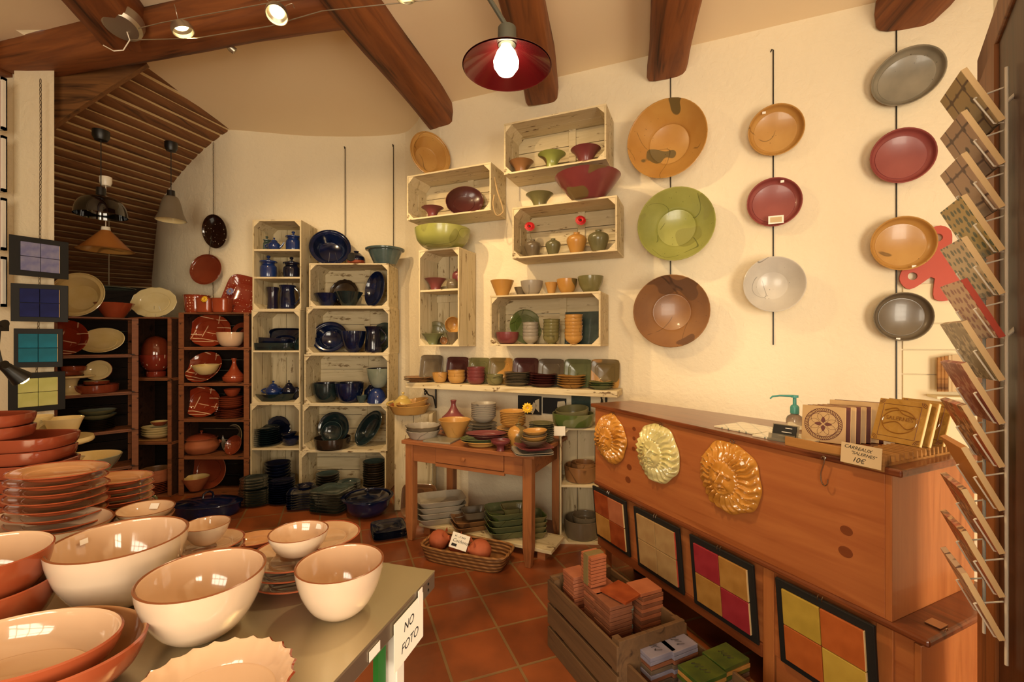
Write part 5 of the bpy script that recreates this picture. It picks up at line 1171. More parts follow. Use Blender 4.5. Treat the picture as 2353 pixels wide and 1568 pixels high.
# ================================================================ wooden counter on the right
CM = Matrix(((.4168, .909, 0, .552), (-.909, .4168, 0, 3.0), (0, 0, 1, 0), (0, 0, 0, 1))); CT = 1.135; CL = 1.667
def ct(x, y, z): return CM @ Vector((x, y, z))
def cs(px): k = (px - CX) / F; return (3 * k - .552) / (.4168 + .909 * k)      # metres along the counter front under pixel column px
root = empty('wooden_counter', mat=CM, label='long reddish wooden counter hung with sun faces and tile panels', cat='counter')
b = MB(); b.prism([(0, 0), (CL - .02, 0), (CL - .02, .55), (0, .30)], .626, 1.11); b.build('upper_box', 'counter', root, smooth=0, bevel=.002)
MB().box(CL - .02, CL, .0, .56, .626, 1.11).build('side_panel', 'counterup', root, smooth=0, bevel=.002)
b = MB(); b.prism([(-.03, -.018), (CL + .035, -.018), (CL + .035, .60), (-.03, .33)], 1.11, CT); b.build('counter_top', 'countertrim', root, smooth=0, bevel=.006)
b = MB(); b.prism([(-.01, -.006), (CL + .10, -.006), (CL + .10, .62), (-.01, .30)], .600, .626); b.build('ledge', 'countertrim', root, smooth=0, bevel=.008)
b = MB(); b.prism([(.0, .03), (CL + .05, .03), (CL + .05, .60), (0, .29)], .24, .599); b.build('lower_panel', 'counter', root, smooth=0, bevel=.002)
b = MB().box(.0, 1.19, .018, .045, .2, .26); b.build('bottom_rail', 'countertrim', root, smooth=0, bevel=.004)
for x_ in (.0, .385, .80): MB().box(x_, x_ + .035, .025, .032, .26, .599).build('stile', 'counterup', root, smooth=0, bevel=.002)
for x_ in (1.19, 1.61): MB().box(x_, x_ + .05, .022, .06, .0, .599).build('post', 'counterup', root, smooth=0, bevel=.003)
MB().box(1.245, 1.608, .03, .05, .0, .24).build('kick_panel', 'counter', root, smooth=0)
b = MB(); b.prism([(.07, .26), (1.66, .50), (1.66, .51), (.07, .27)], .001, .238); b.build('shade_sheet', 'shadeblack', root, smooth=0)  # added black sheet standing in for the shade in the open gap below
MB().box(CL + .05, CL + .07, .02, .60, .0, .585).build('lower_side', 'counterup', root, smooth=0, bevel=.003)
for x_ in (.02, ): MB().box(x_, x_ + .05, .03, .08, 0, .24).build('foot', 'counterup', root, smooth=0)
for px_, py_, r_ in ((1457, 1008, .014), (1456, 1032, .016), (1457, 986, .015), (1446, 1074, .022), (1443, 1103, .024), (1945, 1220, .021), (1943, 1269, .024)):
    s_ = cs(px_); D = 3 - .909 * s_; z = zy(py_, D)
    b = MB().rings([(r_, 0, 0), (r_, .0006, 0), (0, .0008, 0)], 24); b.build('wood_knot', 'countertrim', root, mat=Matrix.Translation((s_, -.0001, z)) @ Matrix.Rotation(R(90), 4, 'X') @ Matrix.Diagonal((1, .8, 1, 1)))
def cring(px, label, z=1.10, y=-.004):
    s_ = cs(px); b = MB(); b.tube([(s_ + .009 * math.cos(a), y - .008, z + .009 * math.sin(a)) for a in [2 * PI * k / 12 for k in range(11)]], .0016, 6)
    o = b.build('screw_eye', 'chrome', root); return s_
# sun faces
def sun_face(mat, r, seed):
    NR, NA = 54, 152; vs = []; fs = []
    for i in range(NR + 1):
        rho = i / NR
        for j in range(NA):
            a = 2 * PI * j / NA; edge = 1 + .025 * math.sin(a * 5 + seed) + .018 * math.sin(a * 9 + seed * 2)
            x, y = rho * math.cos(a), rho * math.sin(a) * 1.0
            dome = .26 * max(0, 1 - rho ** 2) + .02
            tw = a + .055 * math.sin(rho * 15 + seed) * max(0, rho - .40) * 2.2
            ray = (math.cos(tw * 25) * .5 + .5)
            m_ = max(0, min(1, (rho - .42) / .10)) * max(0, min(1, (1.0 - rho) / .10))
            h = dome + .115 * ray * m_ * (1 + .4 * math.sin(a * 4 + seed))
            fx, fy = x / .46, y / .50                                      # the face
            g = lambda cx, cy, sx_, sy_: math.exp(-((fx - cx) / sx_) ** 2 - ((fy - cy) / sy_) ** 2)
            fm = max(0, min(1, (.47 - rho) / .05))
            face = .16 * g(0, .02, .11, .36) + .10 * g(0, -.16, .17, .10) - .13 * (g(-.34, .14, .17, .09) + g(.34, .14, .17, .09)) + .07 * (g(-.34, .13, .10, .045) + g(.34, .13, .10, .045)) \
                + .05 * (g(-.46, -.25, .2, .2) + g(.46, -.25, .2, .2)) + .08 * g(0, -.43, .26, .04) - .09 * g(0, -.50, .28, .028) + .08 * g(0, -.57, .2, .045) + .07 * g(0, -.82, .2, .12) \
                + .07 * (g(-.36, .30, .24, .045) + g(.36, .30, .24, .045)) - .06 * (g(-.38, -.42, .05, .08) + g(.38, -.42, .05, .08))
            h += (face + .07) * fm
            vs.append((x * r * edge, y * r * edge, h * r if i < NR else .015 * r))
    for i in range(NR):
        for j in range(NA): fs.append((i * NA + j, i * NA + (j + 1) % NA, (i + 1) * NA + (j + 1) % NA, (i + 1) * NA + j))
    n = len(vs); 
    for j in range(NA): v = vs[NR * NA + j]; vs.append((v[0], v[1], 0))
    for j in range(NA): fs.append((NR * NA + j, NR * NA + (j + 1) % NA, n + (j + 1) % NA, n + j))
    fs.append(tuple(n + j for j in range(NA))[::-1])
    b = MB(); b.add(vs, fs); me = b.mesh('sun_face', [mat], 80)
    bm = bmesh.new(); bm.from_mesh(me); bmesh.ops.remove_doubles(bm, verts=bm.verts, dist=1e-5); bmesh.ops.recalc_face_normals(bm, faces=bm.faces); bm.to_mesh(me); bm.free()
    me.polygons.foreach_set('use_smooth', [True] * len(me.polygons)); return me
CN = Vector((-.909, -.4168, 0))
for i_, (px_, py_, m_, r_, roll, lab) in enumerate(((1405, 1008, 'sungold', .155, -8, 'orange sun face plaque, leftmost of the three on the counter'), (1513, 1041, 'suncream', .160, -14, 'cream glazed sun face plaque in the middle of the counter'),
                                   (1678, 1097, 'sungold', .162, -10, 'orange sun face plaque nearest us, smiling, on the counter'))):
    s_ = cs(px_); D = 3 - .909 * s_; z = zy(py_, D); cring(px_ + 8, '')
    o = place('sun_face', sun_face(m_, r_, i_ * 1.7), mat=face_matrix(ct(s_, -.006, z), CN, R(roll))); tag(o, lab, 'wall plaque')
    b = MB(); top = Vector((.0, r_ * .93, .01)); b.tube([top, (0.0, r_ * 1.0, .006), (.004, r_ * 1.07, .004)], .0012, 5); b.build('wire_loop', 'steelwire', o)
    if i_ == 2: MB().box(-.006, .006, -.008, .008, 0, .002).build('price_sticker', 'sticker', o, mat=face_matrix(Vector((r_ * .5, r_ * .66, r_ * .25)), (.3, .3, 1)))
# tile panels
def tile_panel(mat4, size, tile, mats, label, frame=.0, hooks=True, wd=None):
    root = empty('tile_picture', mat=mat4, label=label, cat='tile picture'); wd = wd or size
    MB().box(-wd / 2, wd / 2, -size / 2, size / 2, 0, .012).build('backing_board', 'blackframe', root, smooth=0, bevel=.002)
    for k, (i, j) in enumerate(((-1, 1), (1, 1), (-1, -1), (1, -1))):
        h = tile / 2 - .0015; b = MB(); b.box(-h, h, -h, h, 0, .009, mi=0)
        for q in range(6, len(b.f)): b.mi[q] = 0
        b.build('glazed_tile', [mats[k]], root, loc=(i * tile / 2, j * tile / 2, .0121), smooth=0, bevel=.0025)
        if k % 2: MB().box(h - .003, h + .0015, -h * .98, h * .98, 0, .0075).build('tile_edge', 'tileedge' if mats[k] != 't_sand' else 'tileedgered', root, loc=(i * tile / 2, j * tile / 2, .0121), smooth=0)
    if hooks:
        for x_ in (-.008, .008): MB().tube([(x_, size / 2 - .006, .013), (x_, size / 2 + .004, .012), (x_, size / 2 + .012, .004)], .0016, 5).build('hook', 'chrome', root)
    return root
for px_l, mats, lab in ((1368, ('t_rust', 't_salmon', 't_ochre', 't_rust'), 'black panel of four rust and ochre tiles, leftmost on counter'),
                        (1463, ('t_sand', 't_sand', 't_sand', 't_sand'), 'black panel of four plain sand-coloured tiles on counter'),
                        (1592, ('t_red', 't_ochre', 't_ochre', 't_red'), 'black panel of two red and two ochre tiles on counter'),
                        (1790, ('t_yellow', 't_orange', 't_orange', 't_gold'), 'black panel of yellow and orange tiles nearest us on counter')):
    s_ = cs(px_l); sz = .338 if px_l == 1368 else .350
    n = (CN + Vector((0, 0, -.10))).normalized(); tile_panel(face_matrix(ct(s_ + sz / 2, .004, .598 - sz / 2), n), sz, .147, mats, lab)
# tiles, rack and small things on the counter top
def flat(x, y, w, h, rz, matn, name, label, cat, z=CT, th=.008, edge=None):
    m = CM @ Matrix.Translation((x, y, z)) @ Matrix.Rotation(R(rz), 4, 'Z'); o = MB().box(-w / 2, w / 2, -h / 2, h / 2, 0.0005, th).build(name, matn, mat=m, smooth=0, bevel=.0012); return tag(o, label, cat)
s = NT('tile_linepattern'); v = s.n('ShaderNodeTexVoronoi', _feature='DISTANCE_TO_EDGE', Scale=16.0, Randomness=0.0); s.l(s.mapping(rot=(0, 0, .785)), v.inputs['Vector'])
s.col(s.mix(s.ramp(v.outputs['Distance'], [(0.02, WHITE), (0.05, BLACK)]), '#d8ccae', '#7c8478')); s.set(0.12, 0, 0.5); M['linetile'] = s.m
flat(1.02, .15, .21, .21, 4, 'linetile', 'patterned_tile', 'white tile with grey line pattern, left one on the counter', 'tile')
flat(1.235, .125, .21, .19, 8, 'linetile', 'patterned_tile', 'white tile with grey line pattern, beside the card holder', 'tile')
# card holder
m = CM @ Matrix.Translation((1.265, .028, CT)) @ Matrix.Rotation(R(12), 4, 'Z'); root = empty('card_holder', mat=m, label='clear plastic holder with black business cards on counter', cat='card holder')
plain('plastic', '#b8b09c', 0.1); M['plastic'].node_tree.nodes['Principled BSDF'].inputs['Transmission Weight'].default_value = 0.75
b = MB(); b.box(-.05, .05, -.002, .05, 0, .003); b.prism([(.0, .0), (.003, 0), (.012, .03), (.009, .03)], -.05, .05, axis='X'); b.prism([(.03, .0), (.034, 0), (.055, .065), (.051, .065)], -.05, .05, axis='X'); b.build('holder', 'plastic', root, smooth=0)
o = MB().prism([(.022, .006), (.029, .006), (.049, .062), (.042, .062)], -.044, .044, axis='X').build('cards', 'blackframe', root, smooth=0)
for k in range(3): MB().box(-.02 + .012 * k, .03, -.0005, .0, 0, .0022).build('card_print', 'sticker', o, mat=Matrix.Translation((0, .0298 + k * .006 - .0065, .02 + k * .016)) @ Matrix.Rotation(R(-20), 4, 'X'), smooth=0)
# pump bottle
D_ = 2.147; root = empty('pump_bottle', (sx(1826, D_), D_, CT), 0, 'hand gel bottle with a teal pump, behind the card holder', 'bottle')
plain('clearpet', '#f0ead8', 0.05); M['clearpet'].node_tree.nodes['Principled BSDF'].inputs['Transmission Weight'].default_value = 0.85
b = MB(); b.rings([(0, 0, 0), (.034, 0, 0), (.036, .006, 0), (.036, .045, 0), (.03, .058, 0), (.018, .066, 0), (.016, .074, 0), (0, .074, 0)], 28).build('bottle_body', 'clearpet', root)
b = MB(); b.rings([(0, .072, 0), (.019, .072, 0), (.019, .100, 0), (.016, .108, 0), (.008, .114, 0), (.0075, .145, 0), (.016, .147, 0), (.016, .158, 0), (0, .160, 0)], 24).build('pump_head', 'pump', root)
MB().tube([(0, 0, .154), (-.07, .0, .156), (-.105, 0, .152), (-.116, 0, .142)], [.006, .0045, .004, .0035], 8).build('nozzle', 'pump', root)
# front strip of the wooden tile rack
root = empty('tile_rack', mat=CM, label='slotted wooden rack holding decorated tiles on the counter end', cat='rack')
MB().prism([(-.012, CT), (.028, CT), (.028, CT + .012), (.006, CT + .016), (-.004, CT + .036), (-.012, CT + .036)], 1.31, 1.53, axis='X').build('front_lip', 'rackwood', root, smooth=0, bevel=.002)
MB().box(1.53, 1.655, -.02, .0, CT - .018, CT + .035).build('end_board', 'rackwood', root, smooth=0, bevel=.002)
for y0, x0 in ((.0, 1.585), ):
    MB().box(1.548, 1.655, .0, .44, CT + .0, CT + .008).build('base_rail', 'rackwood', root, smooth=0)
for k in range(15):
    y0 = .012 + k * .028; b = MB(); b.prism([(y0, CT + .008), (y0 + .012, CT + .008), (y0 + .006, CT + .034), (y0, CT + .034)], 1.55, 1.655, axis='X'); b.build('slot_fin', 'rackwood', root, smooth=0, bevel=.001)
# decorated tiles standing in it
def deco_tile(c, ang, size, tilt, label, fmat, style, name='decorated_tile', th=.010):
    # c = bottom centre, ang = direction of the bottom edge, face turned towards us
    n = Vector((math.sin(ang), -math.cos(ang), 0)); n = (n * math.cos(R(tilt)) + Vector((0, 0, math.sin(R(tilt))))).normalized()
    m = face_matrix(c, n); up = m.col[1].to_3d(); m.translation = c + up * size / 2
    o = MB().box(-size / 2, size / 2, -size / 2, size / 2, -th, 0).build(name, [fmat], mat=m, smooth=0, bevel=.0015); tag(o, label, 'tile')
    if style == 'rosette':
        b = MB(); 
        for r0, r1 in ((.44, .425), (.36, .345)):
            b.rings([(r0 * size, .0002, 0), (r0 * size, .0008, 0), (r1 * size, .0008, 0), (r1 * size, .0002, 0)], 48)
        for k in range(52):
            a = 2 * PI * k / 52; b.tube([(.36 * size * math.cos(a), .36 * size * math.sin(a), .0006), (.44 * size * math.cos(a + .14), .44 * size * math.sin(a + .14), .0006)], .0011, 4)
        for k in range(8):
            a = 2 * PI * k / 8; cx_, cy_ = .21 * size * math.cos(a), .21 * size * math.sin(a)
            b.tube([(cx_ + .135 * size * math.cos(t_), cy_ + .135 * size * math.sin(t_), .0005) for t_ in [2 * PI * q / 20 for q in range(20)]], .0005, 4, closed=True)
        b.build('printed_ring', 'redbrown', o, smooth=0)
        for k in range(4):
            a = PI / 2 * k; pts = [(.02, 0), (.10, .05), (.20, .0), (.10, -.05)]; pts = cr(pts + [pts[0]], 4)[:-1]
            MB().prism([((x * math.cos(a) - y * math.sin(a)) * size, (x * math.sin(a) + y * math.cos(a)) * size) for x, y in pts], .0003, .001).build('printed_petal', 'redbrown', o, smooth=0)
    elif style == 'emboss':
        for r_, w_ in ((.33, .006), ):
            MB().tube([(r_ * size * 1.05 * math.cos(t_), r_ * size * .82 * math.sin(t_) - .002, .0005) for t_ in [2 * PI * q / 40 for q in range(40)]], .0022, 6, closed=True).build('raised_ring', 'sunemb', o)
        MB().tube(cr([(-.33 * size, .22 * size, .001), (-.1 * size, .30 * size, .001), (.05 * size, .18 * size, .001), (.34 * size, .10 * size, .001)], 6), .0022, 6).build('raised_ribbon', 'sunemb', o)
        MB().tube(cr([(-.30 * size, -.10 * size, .001), (-.05 * size, -.02 * size, .001), (.18 * size, -.16 * size, .001), (.33 * size, -.08 * size, .001)], 6), .0022, 6).build('raised_ribbon', 'sunemb', o)
        b = MB()
        for sgx in (-1, 1):
            for sgy in (-1, 1):
                for r_ in (.05, .08, .11):
                    b.tube([((sgx * .48 - sgx * r_ * math.cos(t_)) * size, (sgy * .48 - sgy * r_ * math.sin(t_)) * size, .0004) for t_ in [PI / 2 * q / 6 for q in range(7)]], .0009, 4)
        b.build('corner_arcs', 'redbrown', o)
        for a_, c_ in (((-.38, .38), (.38, .38)), ((.38, .38), (.38, -.38)), ((.38, -.38), (-.38, -.38)), ((-.38, -.38), (-.38, .38))):
            MB().tube([(a_[0] * size, a_[1] * size, .0003), (c_[0] * size, c_[1] * size, .0003)], .0008, 4).build('border_line', 'redbrown', o)
        text_mesh('SALERNES', size * .125, 'sunemb', o, Matrix.Translation((0, .055 * size, .0008)), shear=.0, extrude=.0012)
    MB().box(size / 2 - .0005, size / 2 + .001, -size * .49, size * .49, -th * .9, -.001).build('raw_edge', 'tileedge', o, smooth=0)
    return o
s = NT('glazeduneven'); s.col(s.mix(s.noise(10), '#a87c38', '#b88c44')); s.set(0.06, 0, 1.0); s.bump(s.noise(24, detail=2), 0.9, 0.006); M['glossochre'] = s.m
plain('sunemb', '#8a5a24', 0.1, 0, 0.8)
c0 = Vector((1.268, 1.848, CT + .002)); a0 = math.atan2(-.106, .097) + .12
for k in range(8):
    c = c0 + Vector((.024, .0, 0)) * k + Vector((0, .022, 0)) * k * (.75) + Vector((.0, -.012, 0)) * k
    nm = ['front tile with red rosette and four-petal flower, on the counter', 'second decorated tile, just behind the rosette tile', 'third decorated tile in the row behind the rosette', 'fourth decorated tile in the row behind the rosette',
          'fifth decorated tile in the row behind the rosette', 'sixth decorated tile in the row behind the rosette', 'seventh tile, standing tall at back of the row', 'rearmost tile of the row, beside glossy ochre tiles'][k]
    deco_tile(c, a0, .148 if k < 6 else .165, 14, nm, 't_print' if k % 2 == 0 else 'redbrown', 'rosette' if k == 0 else 'plain')
g0 = Vector((1.425, 1.69, CT + .036)); ga = math.atan2(-.19, .06)
for k in range(3):
    c = g0 + Vector((.03, -.004, 0)) * k + (Vector((.035, .02, 0)) if k == 2 else Vector((0, 0, 0)))
    nm = ['glossy ochre embossed tile with ribbon lettering, front of its group', 'glossy ochre tile directly behind the embossed one', 'ochre tile standing furthest right, near the tile tower'][k]
    deco_tile(c, ga, .165, 20, nm, 'glossochre', 'emboss' if k != 1 else 'plain', th=.012)
# hand-written price card
m = CM @ Matrix.Translation((1.592, -.032, CT + .026)) @ Matrix.Rotation(R(-6), 4, 'X'); o = MB().box(-.062, .062, -.0015, 0, -.035, .035).build('price_card', 'oldpaper', mat=m, smooth=0); tag(o, 'handwritten card reading CARREAUX SALERNES 10€ at counter corner', 'card')
for body, sz_, x_, z_ in (('CARREAUX', .0165, -.010, .020), ('"SALERNES"', .0150, .008, .002), ('10€', .0235, -.006, -.0195)):
    text_mesh(body, sz_, 'ink', o, Matrix.Translation((x_, -.0017, z_)) @ Matrix.Rotation(R(90), 4, 'X') @ Matrix.Rotation(R(-4), 4, 'Z'), shear=.3)
# S hook and screws
s_ = cs(1903); b = MB(); P = [(.0, .0), (.008, .008), (.016, .0), (.012, -.02), (.0, -.055), (.002, -.085), (.016, -.098), (.028, -.088), (.030, -.072)]
b.tube([ct(s_ - .012 + x * .8, -.022, 1.118 + z) for x, z in cr(P, 4)], .0024, 8); tag(b.build('s_hook', 'chrome'), 'empty metal S-hook hanging from the counter front', 'hook')
b = MB().tube([ct(s_ - .004 + .007 * math.cos(a), -.020, 1.108 + .007 * math.sin(a) + .012) for a in [2 * PI * k / 12 for k in range(12)]], .0016, 6, closed=True); b.build('screw_eye', 'chrome', bpy.data.objects['s_hook'])
m = CM @ Matrix.Translation((CL + .075, .12, .628)); root = empty('metal_clip', mat=m, label='small metal plate with a ring lying on the ledge', cat='clip')
MB().box(-.03, .012, -.028, .022, 0, .003).build('plate', 'chrome', root, smooth=0); MB().tube([(.02 + .0, -.01 + .010 * math.cos(a), -.008 + .012 * math.sin(a)) for a in [2 * PI * k / 12 for k in range(12)]], .0016, 6, closed=True).build('ring', 'chrome', root)
# brown boards tucked behind the tile tower, on the cream panel
for k in range(5):
    D = wD(2165 + k * 9, .06); m = Matrix.Rotation(WANG + .25, 4, 'Z'); m.translation = pt(2166 + k * 10, 858, D); z0 = .115
    o = MB().box(-.035 - .004 * k, .06, -.012, -.003, -z0, z0 - .004 * (4 - k)).build('kraft_board', 'oldpaper' if k > 2 else 'rackwood', mat=m, smooth=0)
    tag(o, 'thin brown board, one of those standing behind the tile tower', 'board', 'brown boards behind the tile tower')
D = wD(2185, .03); m = Matrix.Rotation(WANG, 4, 'Z'); m.translation = pt(2190, 908, D); tag(MB().box(-.13, .2, -.14, .0, -.015, 0).build('small_ledge', 'creampanel', mat=m, smooth=0), 'narrow cream ledge carrying thin brown boards', 'ledge')
# ================================================================ wire tower of printed tiles at the right
T0 = Vector((1.060, 1.050, 0)); E1 = Vector((.080, .136, 0)); E2 = Vector((.056, -.033, -.138)); NT_ = E1.cross(E2).normalized()
if NT_.dot(Vector((-1, -.3, 0))) < 0: NT_ = -NT_
SP = Vector((1.119, 1.024, 0)); z00 = 1.55 + (784 - 150) / 1040 * 1.05; PIT = .0980
root = empty('wire_tile_tower', (SP.x, SP.y, z00 - 13 * PIT - .12), 0, 'tall cream wire tower of sloping tile holders by the door', 'rack'); base = Vector(root.location)
e1 = E1.normalized()
for nm_, off in (('near_upright', .0), ('far_upright', .13)):
    p = SP + e1 * off; MB().tube([p + Vector((0, 0, z00 - .02)) - base, p + Vector((0, 0, z00 - 13 * PIT - .10)) - base], .0035, 8).build(nm_, 'whitewire', root)
for k in range(13):
    zt = z00 - k * PIT
    for off in (.012, .132):
        tp_ = T0 + e1 * off; tp_.z = zt; lo = tp_ + E2; front = NT_ * .022
        q = tp_ + E2 * .48; pts = [SP + e1 * off + Vector((0, 0, zt - .06)), q + front * .9, q + front, lo + front + Vector((0, 0, .006)), lo - NT_ * .002 + Vector((0, 0, -.006)), SP + e1 * off + Vector((0, 0, zt - .15))]
        MB().tube([Vector(p) - base for p in pts], .0019, 6).build('tile_holder', 'whitewire', root)
for zk in (1.0, 6.4): 
    z = z00 - zk * PIT + .02; p = Vector((SP.x, SP.y, z)); MB().tube([v - base for v in cr([tuple(p + Vector((0, 0, -.02))), tuple(p + Vector((.028, 0, .01))), tuple(p + Vector((.03, .01, .075))), tuple(p + Vector((.048, .02, .085))), tuple(p + Vector((.066, .03, .072))), tuple(p + Vector((.067, .03, .03)))], 4) for v in [Vector(v)]], .0045, 8).build('door_hook', 'whitewire', root)
fm = ('p_olive', 'p_mauve', 'p_mauve', 'p_tree', 'p_grey', 'p_pink', 'p_lattice', 'p_red', 'p_ikat', 'p_plain', 'p_ikat', 'p_ikat', 'p_mauve')
fl = ('tile with dark flowers, topmost in the wire tower', 'tile with dark flowers, second down in the wire tower', 'tile with mauve flowers, third down in wire tower', 'ochre tile with little green trees in wire tower', 'pale tile with grey-green trees in wire tower',
      'pinkish tile with red figures and a red edge', 'tile with fine grey lattice pattern in wire tower', 'tile with dense red dotted pattern in wire tower', 'tile with blurred orange pattern, ninth down in tower', 'plain orange-brown tile, tenth down in wire tower',
      'orange patterned tile, third from the bottom of wire tower', 'orange patterned tile, second from bottom of wire tower', 'reddish patterned tile, lowest in the wire tower')
for k in range(13):
    c = T0.copy(); c.z = z00 - k * PIT; up = -E2.normalized(); x_ = E1.normalized(); nn = x_.cross(up)
    if nn.dot(NT_) < 0: x_ = -x_; nn = x_.cross(up)
    up = nn.cross(x_); ctr = c + E1 * .5 * (1.0) + E2 * .5 + NT_ * .004
    m = Matrix((x_, up, nn)).transposed().to_4x4(); m.translation = ctr; w_, h_ = .157, .150; sg = 1 if x_.dot(E1) < 0 else -1
    o = MB().box(-w_ / 2, w_ / 2, -h_ / 2, h_ / 2, 0, .0125).build('printed_tile', [fm[k]], mat=m, smooth=0, bevel=.001); tag(o, fl[k], 'tile')
    xe = sg * w_ / 2; MB().box(min(xe, xe + sg * .001), max(xe, xe + sg * .001), -h_ / 2, h_ / 2, .0005, .012).build('raw_edge', 'tileedgered' if k == 5 else 'tileedge', o, smooth=0)
# ================================================================ old crates of tiles on the floor
def floor_crate(x0, x1, y0, y1, h, label, zb=0.0):
    # in counter coordinates (x along, y back)
    root = empty('fruit_crate', mat=CM @ Matrix.Translation((x0, y0, zb)), label=label, cat='crate'); L, W_ = x1 - x0, y1 - y0; t_ = .012; n = 3; sh = (h - .02) / n
    for nm, ya in (('front_slat', 0), ('back_slat', W_ - t_)):
        for k in range(n): MB().box(0, L, ya, ya + t_, k * (sh + .008), k * (sh + .008) + sh - .010).build(nm, 'crateold', root, smooth=0, bevel=.002)
    for xa in (0, L - .018): MB().box(xa, xa + .018, t_ + .0005, W_ - t_ - .0005, 0, h + .004).build('end_board', 'crateold', root, smooth=0, bevel=.002)
    for xa in (.019, L - .019 - .03):
        for ya in (t_ + .0005, W_ - t_ - .0305): MB().box(xa, xa + .03, ya, ya + .03, 0, h).build('corner_post', 'crateold', root, smooth=0)
    MB().box(.02, L - .02, t_ + .001, W_ - t_ - .001, .0, .008).build('bottom', 'crateold', root, smooth=0)
def cc_xy(px, py, z):
    D = Dz(py, z); v = CM.inverted() @ Vector((sx(px, D), D, z)); return v.x, v.y
xa, ya = cc_xy(1258, 1326, .35); xb, yb = cc_xy(1415, 1482, .35)
floor_crate(xa, xb, ya, ya + .37, .35, 'old brown wooden crate full of bundled terracotta tiles')
def tstack(px, py, w, d, n, th, mats, where, group, rz=0, base=.009, jit=.003, top_z=None, xy=None, tape=None):
    # px,py = centre of the top face
    zt = base + n * th if top_z is None else top_z
    x, y = cc_xy(px, py, zt) if xy is None else xy
    for k in range(n):
        m = CM @ Matrix.Translation((x + rnd.uniform(-jit, jit), y + rnd.uniform(-jit, jit), zt - (n - k) * th)) @ Matrix.Rotation(R(rz) + rnd.uniform(-.03, .03), 4, 'Z')
        o = MB().box(-w / 2, w / 2, -d / 2, d / 2, 0, th - .0028).build('terracotta_tile', mats[k % len(mats)] if k < n - 1 else mats[-1], mat=m, smooth=0, bevel=.001)
        kk = n - 1 - k; tag(o, f'{(ORD[kk] if k else "bottom")} tile of the {where}', 'tile', group)
    return x, y, zt
G = 'bundled tiles in the floor crates'
x, y, z = tstack(1326, 1312, .10, .10, 14, .0175, ('t_brick',), 'pile at far left of crate', 'tiles at far left of the brown crate', top_z=.40)
x, y, z = tstack(1384, 1345, .11, .13, 14, .0175, ('t_brown', 't_brown', 't_brick'), 'pile at the crate centre back', 'tiles at the back centre of brown crate', top_z=.40)
x, y, z = tstack(1408, 1372, .12, .12, 13, .0175, ('t_brown',), 'pile at the middle of crate', 'tiles in the middle of the brown crate', top_z=.40)
o = MB().box(-.07, .07, -.065, .065, 0, .010).build('terracotta_tile', 't_rust', mat=CM @ Matrix.Translation((x + .0, y + .05, .405)) @ Matrix.Rotation(.25, 4, 'Z'), smooth=0); tag(o, 'loose reddish square tile lying across the crate piles', 'tile')
x, y, z = tstack(1481, 1345, .105, .12, 14, .018, ('t_brown', 't_salmon'), 'pile at right in crate', 'tiles at right in the brown crate', top_z=.42)
x, y, z = tstack(1429, 1387, .062, .075, 8, .021, ('t_slate', 't_slate', 't_slate', 't_grey'), 'small grey-green pile', 'small grey-green tiles in the brown crate', top_z=.375)
x, y, z = tstack(1385, 1442, .075, .09, 3, .012, ('t_grey',), 'low grey-green pile at crate corner', 'grey-green tiles at the near crate corner', top_z=.25)
x, y, z = tstack(1364, 1270, .085, .085, 9, .0155, ('t_salmon',), 'ribbon-tied bundle on top', 'tiles of the ribbon-tied bundle', top_z=.545, jit=.001)
b = MB(); b.box(-.018, .018, -.0455, .0455, -.14, .001); tag(b.build('paper_band', 'kraft', mat=CM @ Matrix.Translation((x, y, z + .0005)), smooth=0), 'brown paper band around topmost tile bundle', 'paper band')
xc, yc = cc_xy(1416, 1494, .27)
floor_crate(xc, xc + .55, yc, yc + .36, .27, 'second old wooden crate nearest us, with lilac and green tiles')
for (px_, py_, w_, d_, n_, mt, wh, gp, tz) in ((1505, 1484, .10, .13, 13, ('t_slate', 't_brown', 't_lilac'), 'front lilac pile', 'front pile of lilac tiles', .30), (1556, 1472, .10, .13, 13, ('t_slate', 't_brown', 't_lilac'), 'rear lilac pile', 'rear pile of lilac tiles', .30),
                                    (1612, 1535, .11, .14, 14, ('t_ochre', 't_brown', 't_slate', 't_green'), 'front green pile', 'front pile of green tiles', .28), (1668, 1504, .11, .14, 14, ('t_ochre', 't_brown', 't_slate', 't_green'), 'rear green pile', 'rear pile of green tiles', .28)):
    x, y, z = tstack(px_, py_, w_, d_, n_, .018, mt, wh, gp, top_z=tz)
    top = [o for o in C.objects if o.name.startswith('terracotta_tile')][-1]
    b = MB(); rr = random.Random(px_)
    for k in range(4):
        pts = [((-.03 + .016 * k + rr.uniform(-.006, .006), -.01 + rr.uniform(-.01, .01), .018) ) for _ in range(3)] + [(-.03 + .016 * k + .012, .012, .018)]
        b.tube(cr(pts, 4), .0009, 4)
    b.build('brush_mark', 'ink', top)
# ================================================================ steel table in front with the bowls
FM = Matrix(((.96, .28, 0, -.235), (-.28, .96, 0, 1.38), (0, 0, 1, 0), (0, 0, 0, 1)))   # x towards the right edge, y away from us
FA = Vector((.96, -.28, 0)); FB = Vector((.28, .96, 0))
FT = .85
root = empty('steel_table', mat=FM, label='brushed steel display table in the foreground', cat='table')
MB().box(-2.33, 0, -1.25, 0, FT - .004, FT).build('table_top', 'steeltop', root, smooth=0)
b = MB(); b.box(-.006, .0, -1.25, .0, FT - .052, FT - .004); b.box(-2.33, -.006, -.006, 0, FT - .052, FT - .004); b.build('folded_edge', 'nickel', root, smooth=0, bevel=.003)
MB().box(-.05, -.01, -.205, -.165, 0, FT - .005).build('leg', 'whitepaint', root, smooth=0, bevel=.003)
MB().box(-.045, -.03, -.26, -.225, 0, FT - .02).build('green_strut', 'greenpaint', root, smooth=0)
